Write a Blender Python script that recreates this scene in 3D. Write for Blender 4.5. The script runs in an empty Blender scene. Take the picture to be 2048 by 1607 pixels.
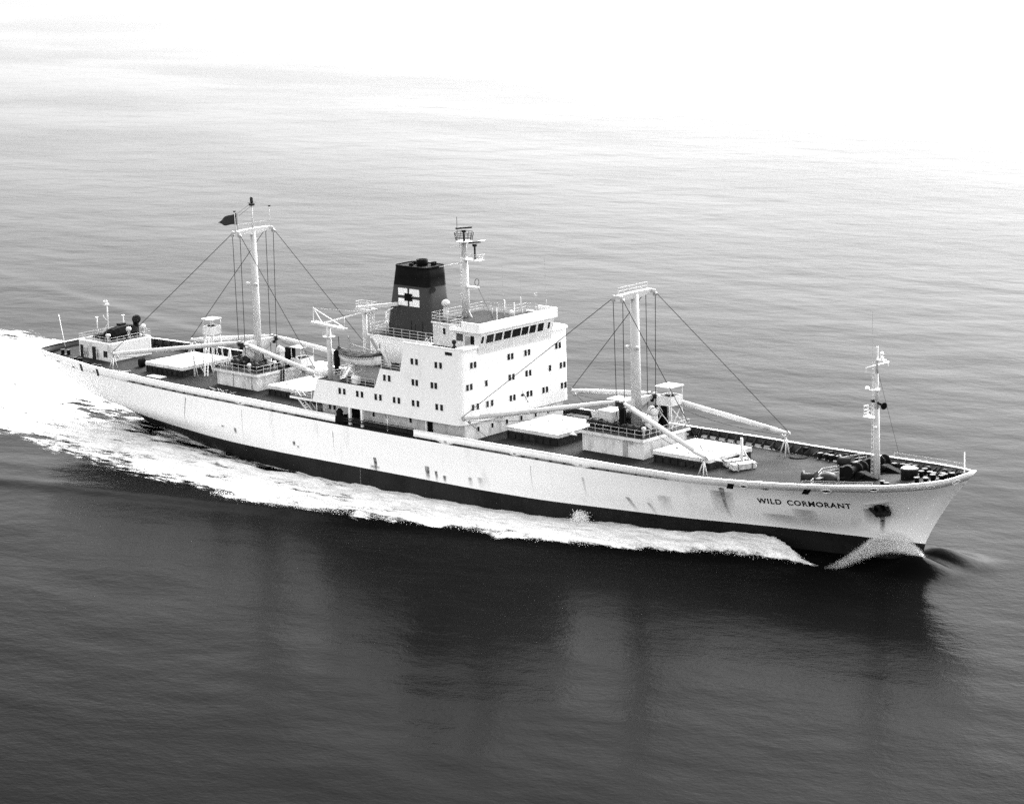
import bpy, math, random
import numpy as np
from mathutils import Vector, Matrix
from mathutils.bvhtree import BVHTree
R = math.radians
random.seed(7)
rng = np.random.default_rng(11)
SC = bpy.context.scene
COL = SC.collection
# ------------------------------------------------------------------ camera
cam_d = bpy.data.cameras.new('camera'); cam = bpy.data.objects.new('camera', cam_d); COL.objects.link(cam)
cam_d.sensor_width = 36.0; cam_d.lens = 5754.8/2048*36; cam_d.clip_start = 1.0; cam_d.clip_end = 60000
yaw, pit, rol = 2.31424781, 0.204719323, -0.0267977612
d = Vector((math.cos(yaw)*math.cos(pit), math.sin(yaw)*math.cos(pit), -math.sin(pit)))
r = d.cross(Vector((0, 0, 1))).normalized(); u = r.cross(d)
r2 = r*math.cos(rol)+u*math.sin(rol); u2 = -r*math.sin(rol)+u*math.cos(rol)
M = Matrix((r2, u2, -d)).transposed().to_4x4(); M.translation = Vector((239.0986, -260.8457, 84.8339))
cam.matrix_world = M
SC.camera = cam
# ------------------------------------------------------------------ sky, sun, exposure
SUN_AZ, SUN_EL = 104.0, 34.0          # degrees from the bow towards port, and up
world = bpy.data.worlds.new('World'); SC.world = world; world.use_nodes = True
wn = world.node_tree; wn.nodes.clear()
sky = wn.nodes.new('ShaderNodeTexSky'); sky.sky_type = 'NISHITA'; sky.sun_disc = False
sky.sun_elevation = R(SUN_EL); sky.sun_rotation = R(90-SUN_AZ)
sky.altitude = 0; sky.air_density = 1.0; sky.dust_density = 5.0; sky.ozone_density = 1.0
bwn = wn.nodes.new('ShaderNodeRGBToBW'); bgn = wn.nodes.new('ShaderNodeBackground'); bgn.inputs[1].default_value = 0.15
wo = wn.nodes.new('ShaderNodeOutputWorld')
wn.links.new(sky.outputs[0], bwn.inputs[0]); wn.links.new(bwn.outputs[0], bgn.inputs[0]); wn.links.new(bgn.outputs[0], wo.inputs[0])
sun_d = bpy.data.lights.new('sun', 'SUN'); sun = bpy.data.objects.new('sun', sun_d); COL.objects.link(sun)
sun_d.energy = 0.6; sun_d.angle = R(30); sun_d.color = (1, 1, 1)
sv = Vector((math.cos(R(SUN_AZ))*math.cos(R(SUN_EL)), math.sin(R(SUN_AZ))*math.cos(R(SUN_EL)), math.sin(R(SUN_EL))))
sun.rotation_euler = sv.to_track_quat('Z', 'Y').to_euler(); sun.location = sv*300
vs = SC.view_settings
vs.view_transform = 'Standard'; vs.look = 'None'; vs.gamma = 1; vs.exposure = 2.85; vs.use_curve_mapping = False
SC.render.film_transparent = False
SC.cycles.use_denoising = False; SC.cycles.use_adaptive_sampling = False
SC.cycles.max_bounces = 6; SC.cycles.transparent_max_bounces = 12; SC.cycles.volume_bounces = 0
# ------------------------------------------------------------------ materials
MATS = {}
def nd(nt, t, **kw):
    n = nt.nodes.new(t)
    for k, v in kw.items():
        if k in n.inputs: n.inputs[k].default_value = v
        else: setattr(n, k, v)
    return n
def math_(nt, op, a, b=None, c=None, clamp=False):
    n = nt.nodes.new('ShaderNodeMath'); n.operation = op; n.use_clamp = clamp
    for i, x in enumerate((a, b, c)):
        if x is None: continue
        if isinstance(x, (int, float)): n.inputs[i].default_value = x
        else: nt.links.new(x, n.inputs[i])
    return n.outputs[0]
def newmat(name):
    m = bpy.data.materials.new(name); m.use_nodes = True; nt = m.node_tree
    b = nt.nodes['Principled BSDF']; MATS[name] = m
    return m, nt, b
def paint(name, v, rough=.5, dirt=.0, dscale=.6, dval=None, spec=.4, bump=0, streak=1.0):
    """plain grey paint; dirt = how much of the surface takes on the darker worn tone"""
    m, nt, b = newmat(name)
    b.inputs['Roughness'].default_value = rough; b.inputs['Specular IOR Level'].default_value = spec
    tc = nd(nt, 'ShaderNodeNewGeometry'); mp = nd(nt, 'ShaderNodeMapping'); mp.inputs['Scale'].default_value = (1, 1, streak)
    nt.links.new(tc.outputs['Position'], mp.inputs[0])
    n1 = nd(nt, 'ShaderNodeTexNoise', Scale=dscale, Detail=8.0, Roughness=.65); nt.links.new(mp.outputs[0], n1.inputs['Vector'])
    n2 = nd(nt, 'ShaderNodeTexNoise', Scale=dscale*9, Detail=4.0, Roughness=.6); nt.links.new(mp.outputs[0], n2.inputs['Vector'])
    k = math_(nt, 'MULTIPLY_ADD', n2.outputs[0], .35, n1.outputs[0])
    rp = nd(nt, 'ShaderNodeMapRange', interpolation_type='SMOOTHSTEP'); nt.links.new(k, rp.inputs[0])
    rp.inputs[1].default_value = .72-.22*dirt; rp.inputs[2].default_value = .92-.1*dirt
    rp.inputs[3].default_value = v; rp.inputs[4].default_value = v*.55 if dval is None else dval
    cmb = nd(nt, 'ShaderNodeCombineColor')
    for i in range(3): nt.links.new(rp.outputs[0], cmb.inputs[i])
    nt.links.new(cmb.outputs[0], b.inputs['Base Color'])
    if bump:
        bp = nd(nt, 'ShaderNodeBump', Strength=.4, Distance=bump); nt.links.new(n2.outputs[0], bp.inputs['Height']); nt.links.new(bp.outputs[0], b.inputs['Normal'])
    return m
WHITE = paint('white_paint', .74, .45, .15, .35, .66, streak=.4)
MASTW = paint('mast_paint', .42, .7, .2, .5, .34, spec=.1)
WHITE2 = paint('worn_white_paint', .60, .7, .35, .9, .36, spec=.2, streak=.5)
BOOMW = paint('boom_paint', .50, .6, .25, .7, .36, spec=.2)
RAILW = paint('rail_paint', .48, .7, .1, .6, .4, spec=.1)
BRIDGE_SHADE = paint('bridge_shade_paint', .56, .6, .15, .5, .46, spec=.2, streak=.5)  # white greyed down: shade of the out-leaning front wall put into the colour
HATCHW = paint('hatch_white', .56, .8, .45, .7, .36, spec=.1)
DECK = paint('deck_paint', .014, .9, .7, .25, .026, bump=.01, spec=.04)
DARK = paint('dark_grey_paint', .014, .6, .4, .8, .03, spec=.1)
BLACK = paint('black_paint', .005, .8, .3, .8, .01, spec=.03)
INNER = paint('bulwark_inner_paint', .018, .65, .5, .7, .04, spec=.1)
FUNNEL = paint('funnel_grey', .042, .8, .2, .5, .034, spec=.02)
BOOT = paint('boot_topping', .012, .55, .6, .25, .006, streak=.5, spec=.1)
GLASS = paint('window_glass', .012, .25, .1, .3, .01, spec=.3)
ROPE = paint('steel_wire', .02, .8, spec=.05)
WOOD = paint('sawn_timber', .55, .8, .6, 2.0, .25)
MIDG = paint('mid_grey_paint', .30, .6, .4, .8, .18)
CLOTH = paint('flag_cloth', .03, .9, spec=.1)
LETTER = paint('letter_paint', .012, .6, spec=.1)
# ------------------------------------------------------------------ mesh helpers
class MB:
    def __init__(s): s.v = []; s.f = []; s.m = []; s.s = []
    def face(s, idx, mat=0, sm=False): s.f.append(tuple(idx)); s.m.append(mat); s.s.append(sm)
    def add(s, vs, fs, mat=0, sm=False):
        o = len(s.v); s.v += [tuple(map(float, p)) for p in vs]
        for f in fs: s.face([i+o for i in f], mat, sm)
        return o
    def box(s, x0, x1, y0, y1, z0, z1, mat=0, skip='', top=None):
        vs = [(x, y, z) for z in (z0, z1) for y in (y0, y1) for x in (x0, x1)]
        F = {'b': (0, 2, 3, 1), 't': (4, 5, 7, 6), 'S': (0, 1, 5, 4), 'P': (2, 6, 7, 3), 'a': (0, 4, 6, 2), 'f': (1, 3, 7, 5)}
        o = len(s.v); s.v += vs
        for k, f in F.items():
            if k in skip: continue
            s.face([i+o for i in f], top if (k == 't' and top is not None) else mat)
        return s
    def obox(s, c, ax, ay, az, mat=0):
        """oriented box: centre, three half-axis vectors"""
        c = Vector(c); ax, ay, az = Vector(ax), Vector(ay), Vector(az)
        vs = [c+i*ax+j*ay+k*az for k in (-1, 1) for j in (-1, 1) for i in (-1, 1)]
        s.add(vs, [(0, 2, 3, 1), (4, 5, 7, 6), (0, 1, 5, 4), (2, 6, 7, 3), (0, 4, 6, 2), (1, 3, 7, 5)], mat); return s
    def bar(s, p, q, w, h, mat=0, up=(0, 0, 1)):
        p, q = Vector(p), Vector(q); dd = q-p; t = dd.normalized(); upv = Vector(up)
        if abs(t.dot(upv)) > .98: upv = Vector((1, 0, 0))
        sx = t.cross(upv).normalized(); uy = sx.cross(t)
        return s.obox((p+q)/2, dd/2, sx*w/2, uy*h/2, mat)
    def tube(s, p, q, r0, r1=None, n=8, mat=0, caps=True):
        r1 = r0 if r1 is None else r1
        p, q = Vector(p), Vector(q); t = (q-p).normalized()
        a = t.orthogonal().normalized(); b = t.cross(a); o = len(s.v)
        for c, rr in ((p, r0), (q, r1)):
            for i in range(n):
                w = 2*math.pi*i/n; s.v.append(tuple(c+(a*math.cos(w)+b*math.sin(w))*rr))
        for i in range(n):
            j = (i+1) % n; s.face((o+i, o+j, o+n+j, o+n+i), mat, n > 5)
        if caps: s.face([o+n-1-i for i in range(n)], mat); s.face([o+n+i for i in range(n)], mat)
        return s
    def path(s, pts, rad, n=6, mat=0):
        for a, b in zip(pts[:-1], pts[1:]): s.tube(a, b, rad, rad, n, mat)
        return s
    def lathe(s, base, prof, n=14, mat=0, axis=(0, 0, 1), sy=1.0):
        """profile: list of (radius, height) turned round an axis at base"""
        A = Vector(axis).normalized(); a = A.orthogonal().normalized(); b = A.cross(a); B = Vector(base); o = len(s.v)
        for rr, h in prof:
            for i in range(n):
                w = 2*math.pi*i/n; s.v.append(tuple(B+A*h+(a*math.cos(w)+b*math.sin(w)*sy)*rr))
        for k in range(len(prof)-1):
            for i in range(n):
                j = (i+1) % n; s.face((o+k*n+i, o+k*n+j, o+(k+1)*n+j, o+(k+1)*n+i), mat, True)
        s.face([o+n-1-i for i in range(n)], mat); e = o+(len(prof)-1)*n; s.face([e+i for i in range(n)], mat)
        return s
    def prism(s, poly, z0, z1, mat=0, top=None, lean=None):
        """plan polygon (counter-clockwise) between two heights; lean(x,y)->(x,y) moves the upper ring"""
        n = len(poly); o = len(s.v)
        s.v += [(x, y, z0) for x, y in poly]
        s.v += [((lean(x, y) if lean else (x, y))+(z1,)) for x, y in poly]
        for i in range(n):
            j = (i+1) % n; s.face((o+i, o+j, o+n+j, o+n+i), mat)
        s.face([o+n-1-i for i in range(n)], mat); s.face([o+n+i for i in range(n)], mat if top is None else top)
        return s
    def obj(s, name, mats, parent=None):
        me = bpy.data.meshes.new(name); me.from_pydata(s.v, [], s.f)
        for m in (mats if isinstance(mats, (list, tuple)) else [mats]): me.materials.append(m)
        me.polygons.foreach_set('material_index', s.m); me.polygons.foreach_set('use_smooth', s.s); me.update()
        return link(name, me, parent)
def pieces(mb, name, mats, parent=None, tol=.04):
    """one object for each separate piece (pieces that touch stay together)"""
    n = len(mb.v); par = list(range(n))
    def find(a):
        while par[a] != a: par[a] = par[par[a]]; a = par[a]
        return a
    for f in mb.f:
        for q in f[1:]: par[find(q)] = find(f[0])
    comp = {}
    for i in range(n): comp.setdefault(find(i), []).append(i)
    V = np.array(mb.v); cl = [[set(c), V[c].min(0)-tol, V[c].max(0)+tol] for c in comp.values()]
    merged = True
    while merged:
        merged = False
        for i in range(len(cl)):
            for j in range(i+1, len(cl)):
                if (cl[i][1] <= cl[j][2]).all() and (cl[j][1] <= cl[i][2]).all():
                    cl[i] = [cl[i][0] | cl[j][0], np.minimum(cl[i][1], cl[j][1]), np.maximum(cl[i][2], cl[j][2])]; del cl[j]; merged = True; break
            if merged: break
    out = []
    for c, lo, hi in cl:
        ids = sorted(c); mp = {v: k for k, v in enumerate(ids)}; q = MB(); q.v = [mb.v[i] for i in ids]
        for f, m, sm in zip(mb.f, mb.m, mb.s):
            if f[0] in c: q.face([mp[i] for i in f], m, sm)
        out.append(q.obj(name, mats, parent))
    return out
def link(name, data, parent=None):
    o = bpy.data.objects.new(name, data); COL.objects.link(o); o.parent = parent; return o
def copy_to(o, loc, parent=None, rot=None, scale=None):
    c = o.copy(); COL.objects.link(c); c.parent = parent; c.location = loc
    if rot is not None: c.rotation_euler = rot
    if scale is not None: c.scale = scale
    return c
def tag(o, label=None, cat=None, group=None, kind=None):
    for k, v in (('label', label), ('category', cat), ('group', group), ('kind', kind)):
        if v: o[k] = v
    return o
def rounded(x0, x1, y0, y1, rad, n=5, corners=(1, 1, 1, 1)):
    """counter-clockwise rounded rectangle; corners: (x1,y0) (x1,y1) (x0,y1) (x0,y0)"""
    out = []
    for (cx, cy, a0, on) in ((x1, y0, -90, corners[0]), (x1, y1, 0, corners[1]), (x0, y1, 90, corners[2]), (x0, y0, 180, corners[3])):
        if not on: out.append((cx, cy)); continue
        ox = cx-rad if cx == x1 else cx+rad; oy = cy-rad if cy == y1 else cy+rad
        for i in range(n+1):
            a = R(a0+90*i/n); out.append((ox+rad*math.cos(a), oy+rad*math.sin(a)))
    return out
def railing(mb, pts, h=1.05, step=1.6, rad=.024, rails=(1.0, .62, .3), mat=0, closed=False):
    P = [Vector(p) for p in pts]
    if closed: P.append(P[0])
    for a, b in zip(P[:-1], P[1:]):
        L = (b-a).length; k = max(1, round(L/step))
        for f in rails: mb.tube(a+Vector((0, 0, h*f)), b+Vector((0, 0, h*f)), rad, rad, 5, mat)
        for i in range(k+1):
            p = a.lerp(b, i/k); mb.tube(p, p+Vector((0, 0, h)), rad*1.15, rad*1.15, 5, mat)
    return mb
# ------------------------------------------------------------------ the hull: waterlines at several heights
def pch(xs, ys):
    xs = np.array(xs, float); ys = np.array(ys, float); h = np.diff(xs); dl = np.diff(ys)/h; m = np.zeros_like(xs)
    m[0], m[-1] = dl[0], dl[-1]
    for i in range(1, len(xs)-1):
        m[i] = 0 if dl[i-1]*dl[i] <= 0 else (h[i-1]+h[i])/(h[i-1]/dl[i]+h[i]/dl[i-1]) if True else 0
    def f(x):
        x = np.clip(x, xs[0], xs[-1]); i = np.clip(np.searchsorted(xs, x)-1, 0, len(xs)-2)
        t = (x-xs[i])/h[i]
        return (2*t**3-3*t**2+1)*ys[i]+(t**3-2*t**2+t)*h[i]*m[i]+(-2*t**3+3*t**2)*ys[i+1]+(t**3-t**2)*h[i]*m[i+1]
    return f
rail_z = pch([-87.8, -86, -80, -75, -70, -60, -50, -40, -30, -10, 10, 26, 32, 36, 40, 44, 48, 52, 56, 60, 62, 64, 66, 67.9],
             [9.95, 9.95, 9.82, 9.70, 9.57, 9.42, 9.24, 9.10, 8.93, 8.74, 8.72, 8.76, 8.79, 8.82, 8.92, 9.08, 9.29, 9.55, 9.84, 10.16, 10.38, 10.64, 10.94, 11.65])
LV = {  # height: list of (x, half breadth)
 'top': [(-87.8, 0), (-87.76, 2), (-87.6, 4), (-87.3, 5.3), (-86.7, 6.7), (-85.8, 7.5), (-84, 7.95), (-80, 8.6), (-75, 9.4), (-70, 10.05), (-65, 10.5), (-60, 10.7), (-50, 10.9), (26, 10.9), (32, 10.8), (36, 10.6), (40, 10.2), (44, 9.7), (48, 9.1), (52, 8.4), (56, 7.5), (60, 6.35), (62, 5.45), (64, 4.35), (66, 2.85), (67, 1.85), (67.6, .95), (67.9, 0)],
 7.5: [(-86.6, 0), (-86.5, 2), (-86.1, 4), (-85.4, 5.5), (-84, 6.7), (-80, 8.0), (-75, 9.0), (-70, 9.75), (-60, 10.6), (-50, 10.9), (20, 10.8), (24, 10.5), (34, 9.7), (44, 7.9), (50, 6.4), (56, 4.6), (60, 3.0), (63, 1.4), (64.2, .6), (64.6, 0)],
 5.0: [(-83.5, 0), (-83.1, 1.8), (-82, 3.4), (-80, 5.0), (-77, 6.6), (-69, 8.7), (-60, 10.1), (-50, 10.8), (-40, 10.9), (10, 10.8), (24, 9.5), (34, 8.1), (44, 5.9), (50, 4.4), (56, 2.5), (60, 1.15), (62.3, .35), (62.9, 0)],
 2.55: [(-77, 0), (-76, 1.2), (-75, 2.0), (-69, 4.6), (-60, 7.0), (-53, 8.4), (-48, 9.3), (-40, 10.2), (-30, 10.6), (0, 10.6), (10, 10.2), (24.4, 8.05), (34.3, 6.2), (38, 5.2), (48.7, 2.6), (53.4, 1.7), (58, .8), (61, .2), (61.6, 0)],
 0.0: [(-72, 0), (-70, .8), (-65, 2.0), (-50, 6.8), (-40, 9.0), (-30, 10.2), (-20, 10.6), (0, 10.4), (10, 9.6), (24, 7.0), (34, 5.0), (48.7, 1.8), (55, .8), (60, .2), (61.0, 0)],
 -4.0: [(-66, 0), (-60, 1.2), (-50, 4.5), (-40, 7.5), (-30, 9.6), (-20, 10.5), (0, 10.2), (10, 9.0), (24, 6.0), (34, 4.0), (48.7, 1.2), (56, .4), (60.3, 0)]}
KEYS = [-4.0, 0.0, 2.55, 5.0, 7.5, 'top']
WL = {k: (pch([p[0] for p in LV[k]], [p[1] for p in LV[k]]), LV[k][0][0], LV[k][-1][0]) for k in KEYS}
def station(X):
    """curves x(z), y(z) of the hull section that ends at deck position X"""
    wf = min(1, max(0, (X-20)/47.9))**1.5; wa = min(1, max(0, (-50-X)/37.8))**1.5
    zs, xs, ys = [], [], []
    for k in KEYS:
        f, a, b = WL[k]
        x = X+wf*(b-67.9)+wa*(a+87.8)
        zs.append(float(rail_z(X)) if k == 'top' else k); xs.append(x); ys.append(max(0.0, float(f(x))))
    return pch(zs, xs), pch(zs, ys)
XS = sorted(set([-87.8, -87.78, -87.7, -87.55, -87.3, -87.0, -86.6, -86.2, -85.7, -85.2] + [round(x, 2) for x in np.arange(-84.5, 60.1, 1.0)] + [60.5, 61, 61.5, 62, 62.5, 63, 63.5, 64, 64.5, 65, 65.5, 66, 66.4, 66.8, 67.1, 67.4, 67.6, 67.75, 67.85, 67.9]))
ST = [(X,)+station(X)+(float(rail_z(X)),) for X in XS]
GAP0, GAP1 = -63.0, 33.4
ship = link('cargo_ship', None); ship.empty_display_size = 5
tag(ship, 'long white cargo ship with dark boot topping and grey funnel steaming through calm sea', 'ship')
def hull_shell():
    mb = MB(); rows = []
    for (X, fx, fy, rz) in ST:
        zt = rz-1.06
        zz = list(np.linspace(-4, 2.55, 6))+list(2.55+(zt-2.55)*np.linspace(0, 1, 13)[1:])
        rows.append([(float(fx(z)), float(fy(z)), z) for z in zz])
    n = len(rows[0])
    for sgn in (-1, 1):
        o = len(mb.v)
        for row in rows: mb.v += [(x, sgn*y, z) for x, y, z in row]
        for i in range(len(rows)-1):
            for k in range(n-1):
                a, b, c, e = o+i*n+k, o+(i+1)*n+k, o+(i+1)*n+k+1, o+i*n+k+1
                mb.face((a, b, c, e) if sgn < 0 else (a, e, c, b), 1 if k < 5 else 0, True)
    return mb
hull_mb = hull_shell()
bvh = BVHTree.FromPolygons([Vector(p) for p in hull_mb.v], hull_mb.f)
def hull_at(x, z, sgn=-1):
    h = bvh.ray_cast(Vector((x, sgn*40, z)), Vector((0, -sgn, 0)))
    return (h[0], h[1]) if h[0] else (None, None)
# stains on the hull: x, top z, half width, length, slant, strength
STAINS = [(39.6, 7.7, .35, 4.6, -.27, .85), (39.3, 7.2, 1.5, 3.6, -.3, .4), (48.6, 5.7, 1.5, 2.6, -.2, .3),
          (57.7, 6.3, .35, 3.2, -.35, .9), (57.2, 6.6, 1.5, 2.4, -.3, .6), (-29.5, 4.5, .3, .8, 0, .95), (-28.8, 4.0, .2, .5, 0, .8), (-43.2, 4.9, .35, .35, 0, .9), (-40.8, 4.85, .25, 1.0, 0, 1.0),
          (-50.4, 7.8, .1, 4.8, -.2, .6), (-39.3, 7.5, .06, 4.5, 0, .45), (-14.7, 4.3, .3, 2.6, 0, 1.0), (-14.9, 3.2, .9, .7, 0, .6), (-5.5, 4.4, .4, 1.9, 0, 1.0), (-4.0, 4.0, .25, 1.5, 0, .9), (-2.6, 3.6, .3, 1.1, 0, .8), (1.8, 4.0, .4, 1.4, 0, .4), (-22, 6.8, .12, 3.5, 0, .35), (12, 6.9, .1, 4, 0, .3), (20, 6.5, .2, 3, -.1, .3), (25.6, 4.6, .35, 2.2, .3, .45), (28.3, 4.2, .3, 2.0, .25, .35),
          (3.5, 4.2, .5, 1.6, 0, .3), (31.0, 5.5, 1.0, 2.5, -.2, .25), (45.0, 4.6, 2.2, 1.6, 0, .3)]
def hull_material():
    m, nt, b = newmat('hull_white'); L = nt.links
    b.inputs['Roughness'].default_value = .42; b.inputs['Specular IOR Level'].default_value = .4
    g = nd(nt, 'ShaderNodeNewGeometry'); sp = nd(nt, 'ShaderNodeSeparateXYZ'); L.new(g.outputs['Position'], sp.inputs[0])
    mp = nd(nt, 'ShaderNodeMapping'); mp.inputs['Scale'].default_value = (.5, .5, .12); L.new(g.outputs['Position'], mp.inputs[0])
    n1 = nd(nt, 'ShaderNodeTexNoise', Scale=1.0, Detail=9.0, Roughness=.65); L.new(mp.outputs[0], n1.inputs['Vector'])
    n2 = nd(nt, 'ShaderNodeTexNoise', Scale=2.6, Detail=6.0, Roughness=.7); L.new(g.outputs['Position'], n2.inputs['Vector'])
    tot = None
    nz = math_(nt, 'MULTIPLY_ADD', n2.outputs[0], 3.2, -1.1, clamp=True)
    for (x0, z0, w, ln, sl, st) in STAINS:
        dz = math_(nt, 'SUBTRACT', z0, sp.outputs[2])
        dx = math_(nt, 'ABSOLUTE', math_(nt, 'SUBTRACT', sp.outputs[0], math_(nt, 'MULTIPLY_ADD', dz, sl, x0)))
        a = math_(nt, 'SUBTRACT', 1.0, math_(nt, 'DIVIDE', dx, w), clamp=True)
        a = math_(nt, 'POWER', a, .45)
        up = math_(nt, 'MULTIPLY', dz, 6.0, clamp=True)
        dn = math_(nt, 'SUBTRACT', 1.0, math_(nt, 'DIVIDE', dz, ln), clamp=True)
        k = math_(nt, 'MULTIPLY', math_(nt, 'MULTIPLY', a, up), math_(nt, 'MULTIPLY', dn, st))
        tot = k if tot is None else math_(nt, 'MAXIMUM', tot, k)
    dirt = nd(nt, 'ShaderNodeMapRange', interpolation_type='SMOOTHSTEP'); L.new(n1.outputs[0], dirt.inputs[0])
    dirt.inputs[1].default_value = .55; dirt.inputs[2].default_value = .8; dirt.inputs[3].default_value = 0; dirt.inputs[4].default_value = .22
    kk = dirt.outputs[0]
    if tot is not None:
        kk = math_(nt, 'MAXIMUM', kk, math_(nt, 'MULTIPLY', math_(nt, 'MULTIPLY', tot, 2.4, clamp=True), math_(nt, 'MULTIPLY_ADD', nz, .6, .55), clamp=True))
    mx = nd(nt, 'ShaderNodeMix', data_type='RGBA'); L.new(kk, mx.inputs[0])
    mx.inputs[6].default_value = (.79, .79, .79, 1); mx.inputs[7].default_value = (.025, .025, .025, 1)
    L.new(mx.outputs[2], b.inputs['Base Color'])
    # plates: faint dished panels between frames
    wv = nd(nt, 'ShaderNodeTexWave', wave_type='BANDS', bands_direction='X', Scale=.45, Distortion=.6, Detail=2.0); L.new(g.outputs['Position'], wv.inputs['Vector'])
    bp = nd(nt, 'ShaderNodeBump', Strength=.25, Distance=.03); L.new(wv.outputs[0], bp.inputs['Height']); L.new(bp.outputs[0], b.inputs['Normal'])
    return m
HULL = hull_material()
hull = hull_mb.obj('hull', [HULL, BOOT], ship)

# ---- deck with camber
def deck_z(X, y=0.0):
    hb = max(.5, float(WL['top'][0](X)))
    return float(rail_z(X))-1.10+.28*max(0, 1-(y/hb)**2)
mb = MB(); prev = None
for (X, fx, fy, rz) in ST:
    if X > 67.4: continue
    hbz = max(.05, float(fy(rz-1.10))-.02); xx = float(fx(rz-1.10)); ring = []
    for t in np.linspace(-1, 1, 9):
        ring.append((xx, hbz*t, rz-1.10+.28*(1-t*t)))
    o = len(mb.v); mb.v += ring
    if prev is not None:
        for i in range(8): mb.face((prev+i, o+i, o+i+1, prev+i+1), 0, True)
    prev = o
deck = mb.obj('deck', DECK, ship)

# ---- bulwarks: plate, capping rail, stays; a freeing slit runs along the bottom amidships
def bulwark(sgn):
    mb = MB(); segs = []; cur = []
    for i, (X, fx, fy, rz) in enumerate(ST):
        cut = (sgn < 0 and -21.4 < X < -7.9)
        if cut:
            if len(cur) > 1: segs.append(cur)
            cur = []
            continue
        cur.append((X, fx, fy, rz))
    if len(cur) > 1: segs.append(cur)
    for seg in segs:
        prev = None
        for (X, fx, fy, rz) in seg:
            gap = GAP0 < X < GAP1 and not any(abs(X-q) < .8 for q in (-39.5, -2, 9.5, 20))
            zb = rz-.78 if gap else rz-1.07
            pts = []
            for z in (zb, (zb+rz)/2, rz-.02): pts.append((float(fx(z)), float(fy(z)), z))
            o = len(mb.v)
            T = .07 if X < 60 else .09
            def inn(p, k): return (p[0]-(k*1.0 if X > 67 else k*.6 if X > 64 else 0)+(k if X < -87 else 0), max(0, p[1]-k), p[2])
            ring = pts+[inn(p, T) for p in reversed(pts)]
            mb.v += [(x, sgn*y, z) for x, y, z in ring]
            # capping rail ring
            top = pts[2]; a = (top[0], top[1]+.05, rz-.02); c = inn((top[0], top[1], rz-.02), .2)
            mb.v += [(a[0], sgn*a[1], a[2]), (a[0], sgn*a[1], a[2]+.09), (c[0], sgn*c[1], c[2]+.09), (c[0], sgn*c[1], c[2])]
            if prev is not None:
                for k in range(6):
                    j = (k+1) % 6; f = (prev+k, o+k, o+j, prev+j)
                    if sgn > 0: f = f[::-1]
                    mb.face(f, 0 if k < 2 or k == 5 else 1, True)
                for k in range(4):
                    j = (k+1) % 4; f = (prev+6+k, o+6+k, o+6+j, prev+6+j)
                    if sgn > 0: f = f[::-1]
                    mb.face(f, 0)
            prev = o
    return mb.obj('bulwark', [HULL, INNER], ship)
bul = {s: bulwark(s) for s in (-1, 1)}
stay = MB()
stay.add([(-.05, 0, 0), (.05, 0, 0), (.05, 0, 1.08), (-.05, 0, 1.08), (-.05, -.62, 0), (.05, -.62, 0), (.05, -.12, 1.05), (-.05, -.12, 1.05)],
         [(0, 1, 2, 3), (5, 4, 7, 6), (4, 0, 3, 7), (1, 5, 6, 2), (3, 2, 6, 7), (0, 4, 5, 1)])
stay0 = None
for sgn in (1, -1):
    for X in np.arange(-84, 66.2, 1.5 if sgn > 0 else 2.2):
        if sgn < 0 and (-23 < X < -7 or X < -62 and X > -84 and False): continue
        if sgn > 0 and -30 < X < 2: continue
        fx, fy = station(float(X)); rz = float(rail_z(X)); zt = rz-1.1
        y = float(fy(zt))-.07; th = -math.atan((float(fy(rz-.1))-.07-y)/1.0)
        nx = (float(WL['top'][0](X+.5))-float(WL['top'][0](X-.5)))
        ang = math.atan(nx)*sgn
        loc = (float(fx(zt)), sgn*y, zt)
        if stay0 is None:
            stay0 = stay.obj('stay', INNER, bul[1]); stay0.location = loc; stay0.rotation_euler = (th, 0, ang)
        else:
            copy_to(stay0, loc, bul[sgn], rot=(th, 0, ang if sgn > 0 else math.pi+ang))

# ---- hatches
def hatch(x0, x1, w, zt, panels, dog=True, sidemat=None):
    zb = deck_z((x0+x1)/2)-.5
    mb = MB(); mb.box(x0+.12, x1-.12, -w+.12, w-.12, zb, zt-.5)
    n = int((x1-x0)/1.1)
    for i in range(n+1):
        xx = x0+.25+(x1-x0-.5)*i/n
        for s in (-1, 1): mb.box(xx-.04, xx+.04, min(s*(w-.12), s*(w+.06)), max(s*(w-.12), s*(w+.06)), zb, zt-.62)
    for s in (-1, 1): mb.box(x0+.02, x1-.02, min(s*(w-.1), s*(w+.1)), max(s*(w-.1), s*(w+.1)), zt-.66, zt-.56)
    h = mb.obj('hatch', DARK, ship)
    L = (x1-x0)/panels
    for i in range(panels):
        c = MB(); a, b = x0+i*L+(.07 if i else 0), x0+(i+1)*L-(.07 if i < panels-1 else 0)
        c.box(a, b, -w, w, zt-.46, zt)
        c.obj('cover_panel', HATCHW, h)
    f = MB()
    for k in range(5):
        xx = random.uniform(x0+.8, x1-.8); yy = random.uniform(-w+1, w-1)
        f.box(xx-.35, xx+.35, yy-.05, yy+.05, zt, zt+.05); f.lathe((xx+.5, yy+.2, zt), [(.16, 0), (.16, .1), (.08, .14)], 8)
    pieces(f, 'lifting_lug', MIDG, h)
    return h
hatch(-66.0, -58.2, 4.5, 9.95, 2); hatch(-41.2, -31.0, 4.3, 9.45, 2); hatch(2.2, 10.8, 4.4, 9.3, 2); hatch(25.5, 34.1, 4.05, 9.27, 2)
mb = MB()
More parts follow.
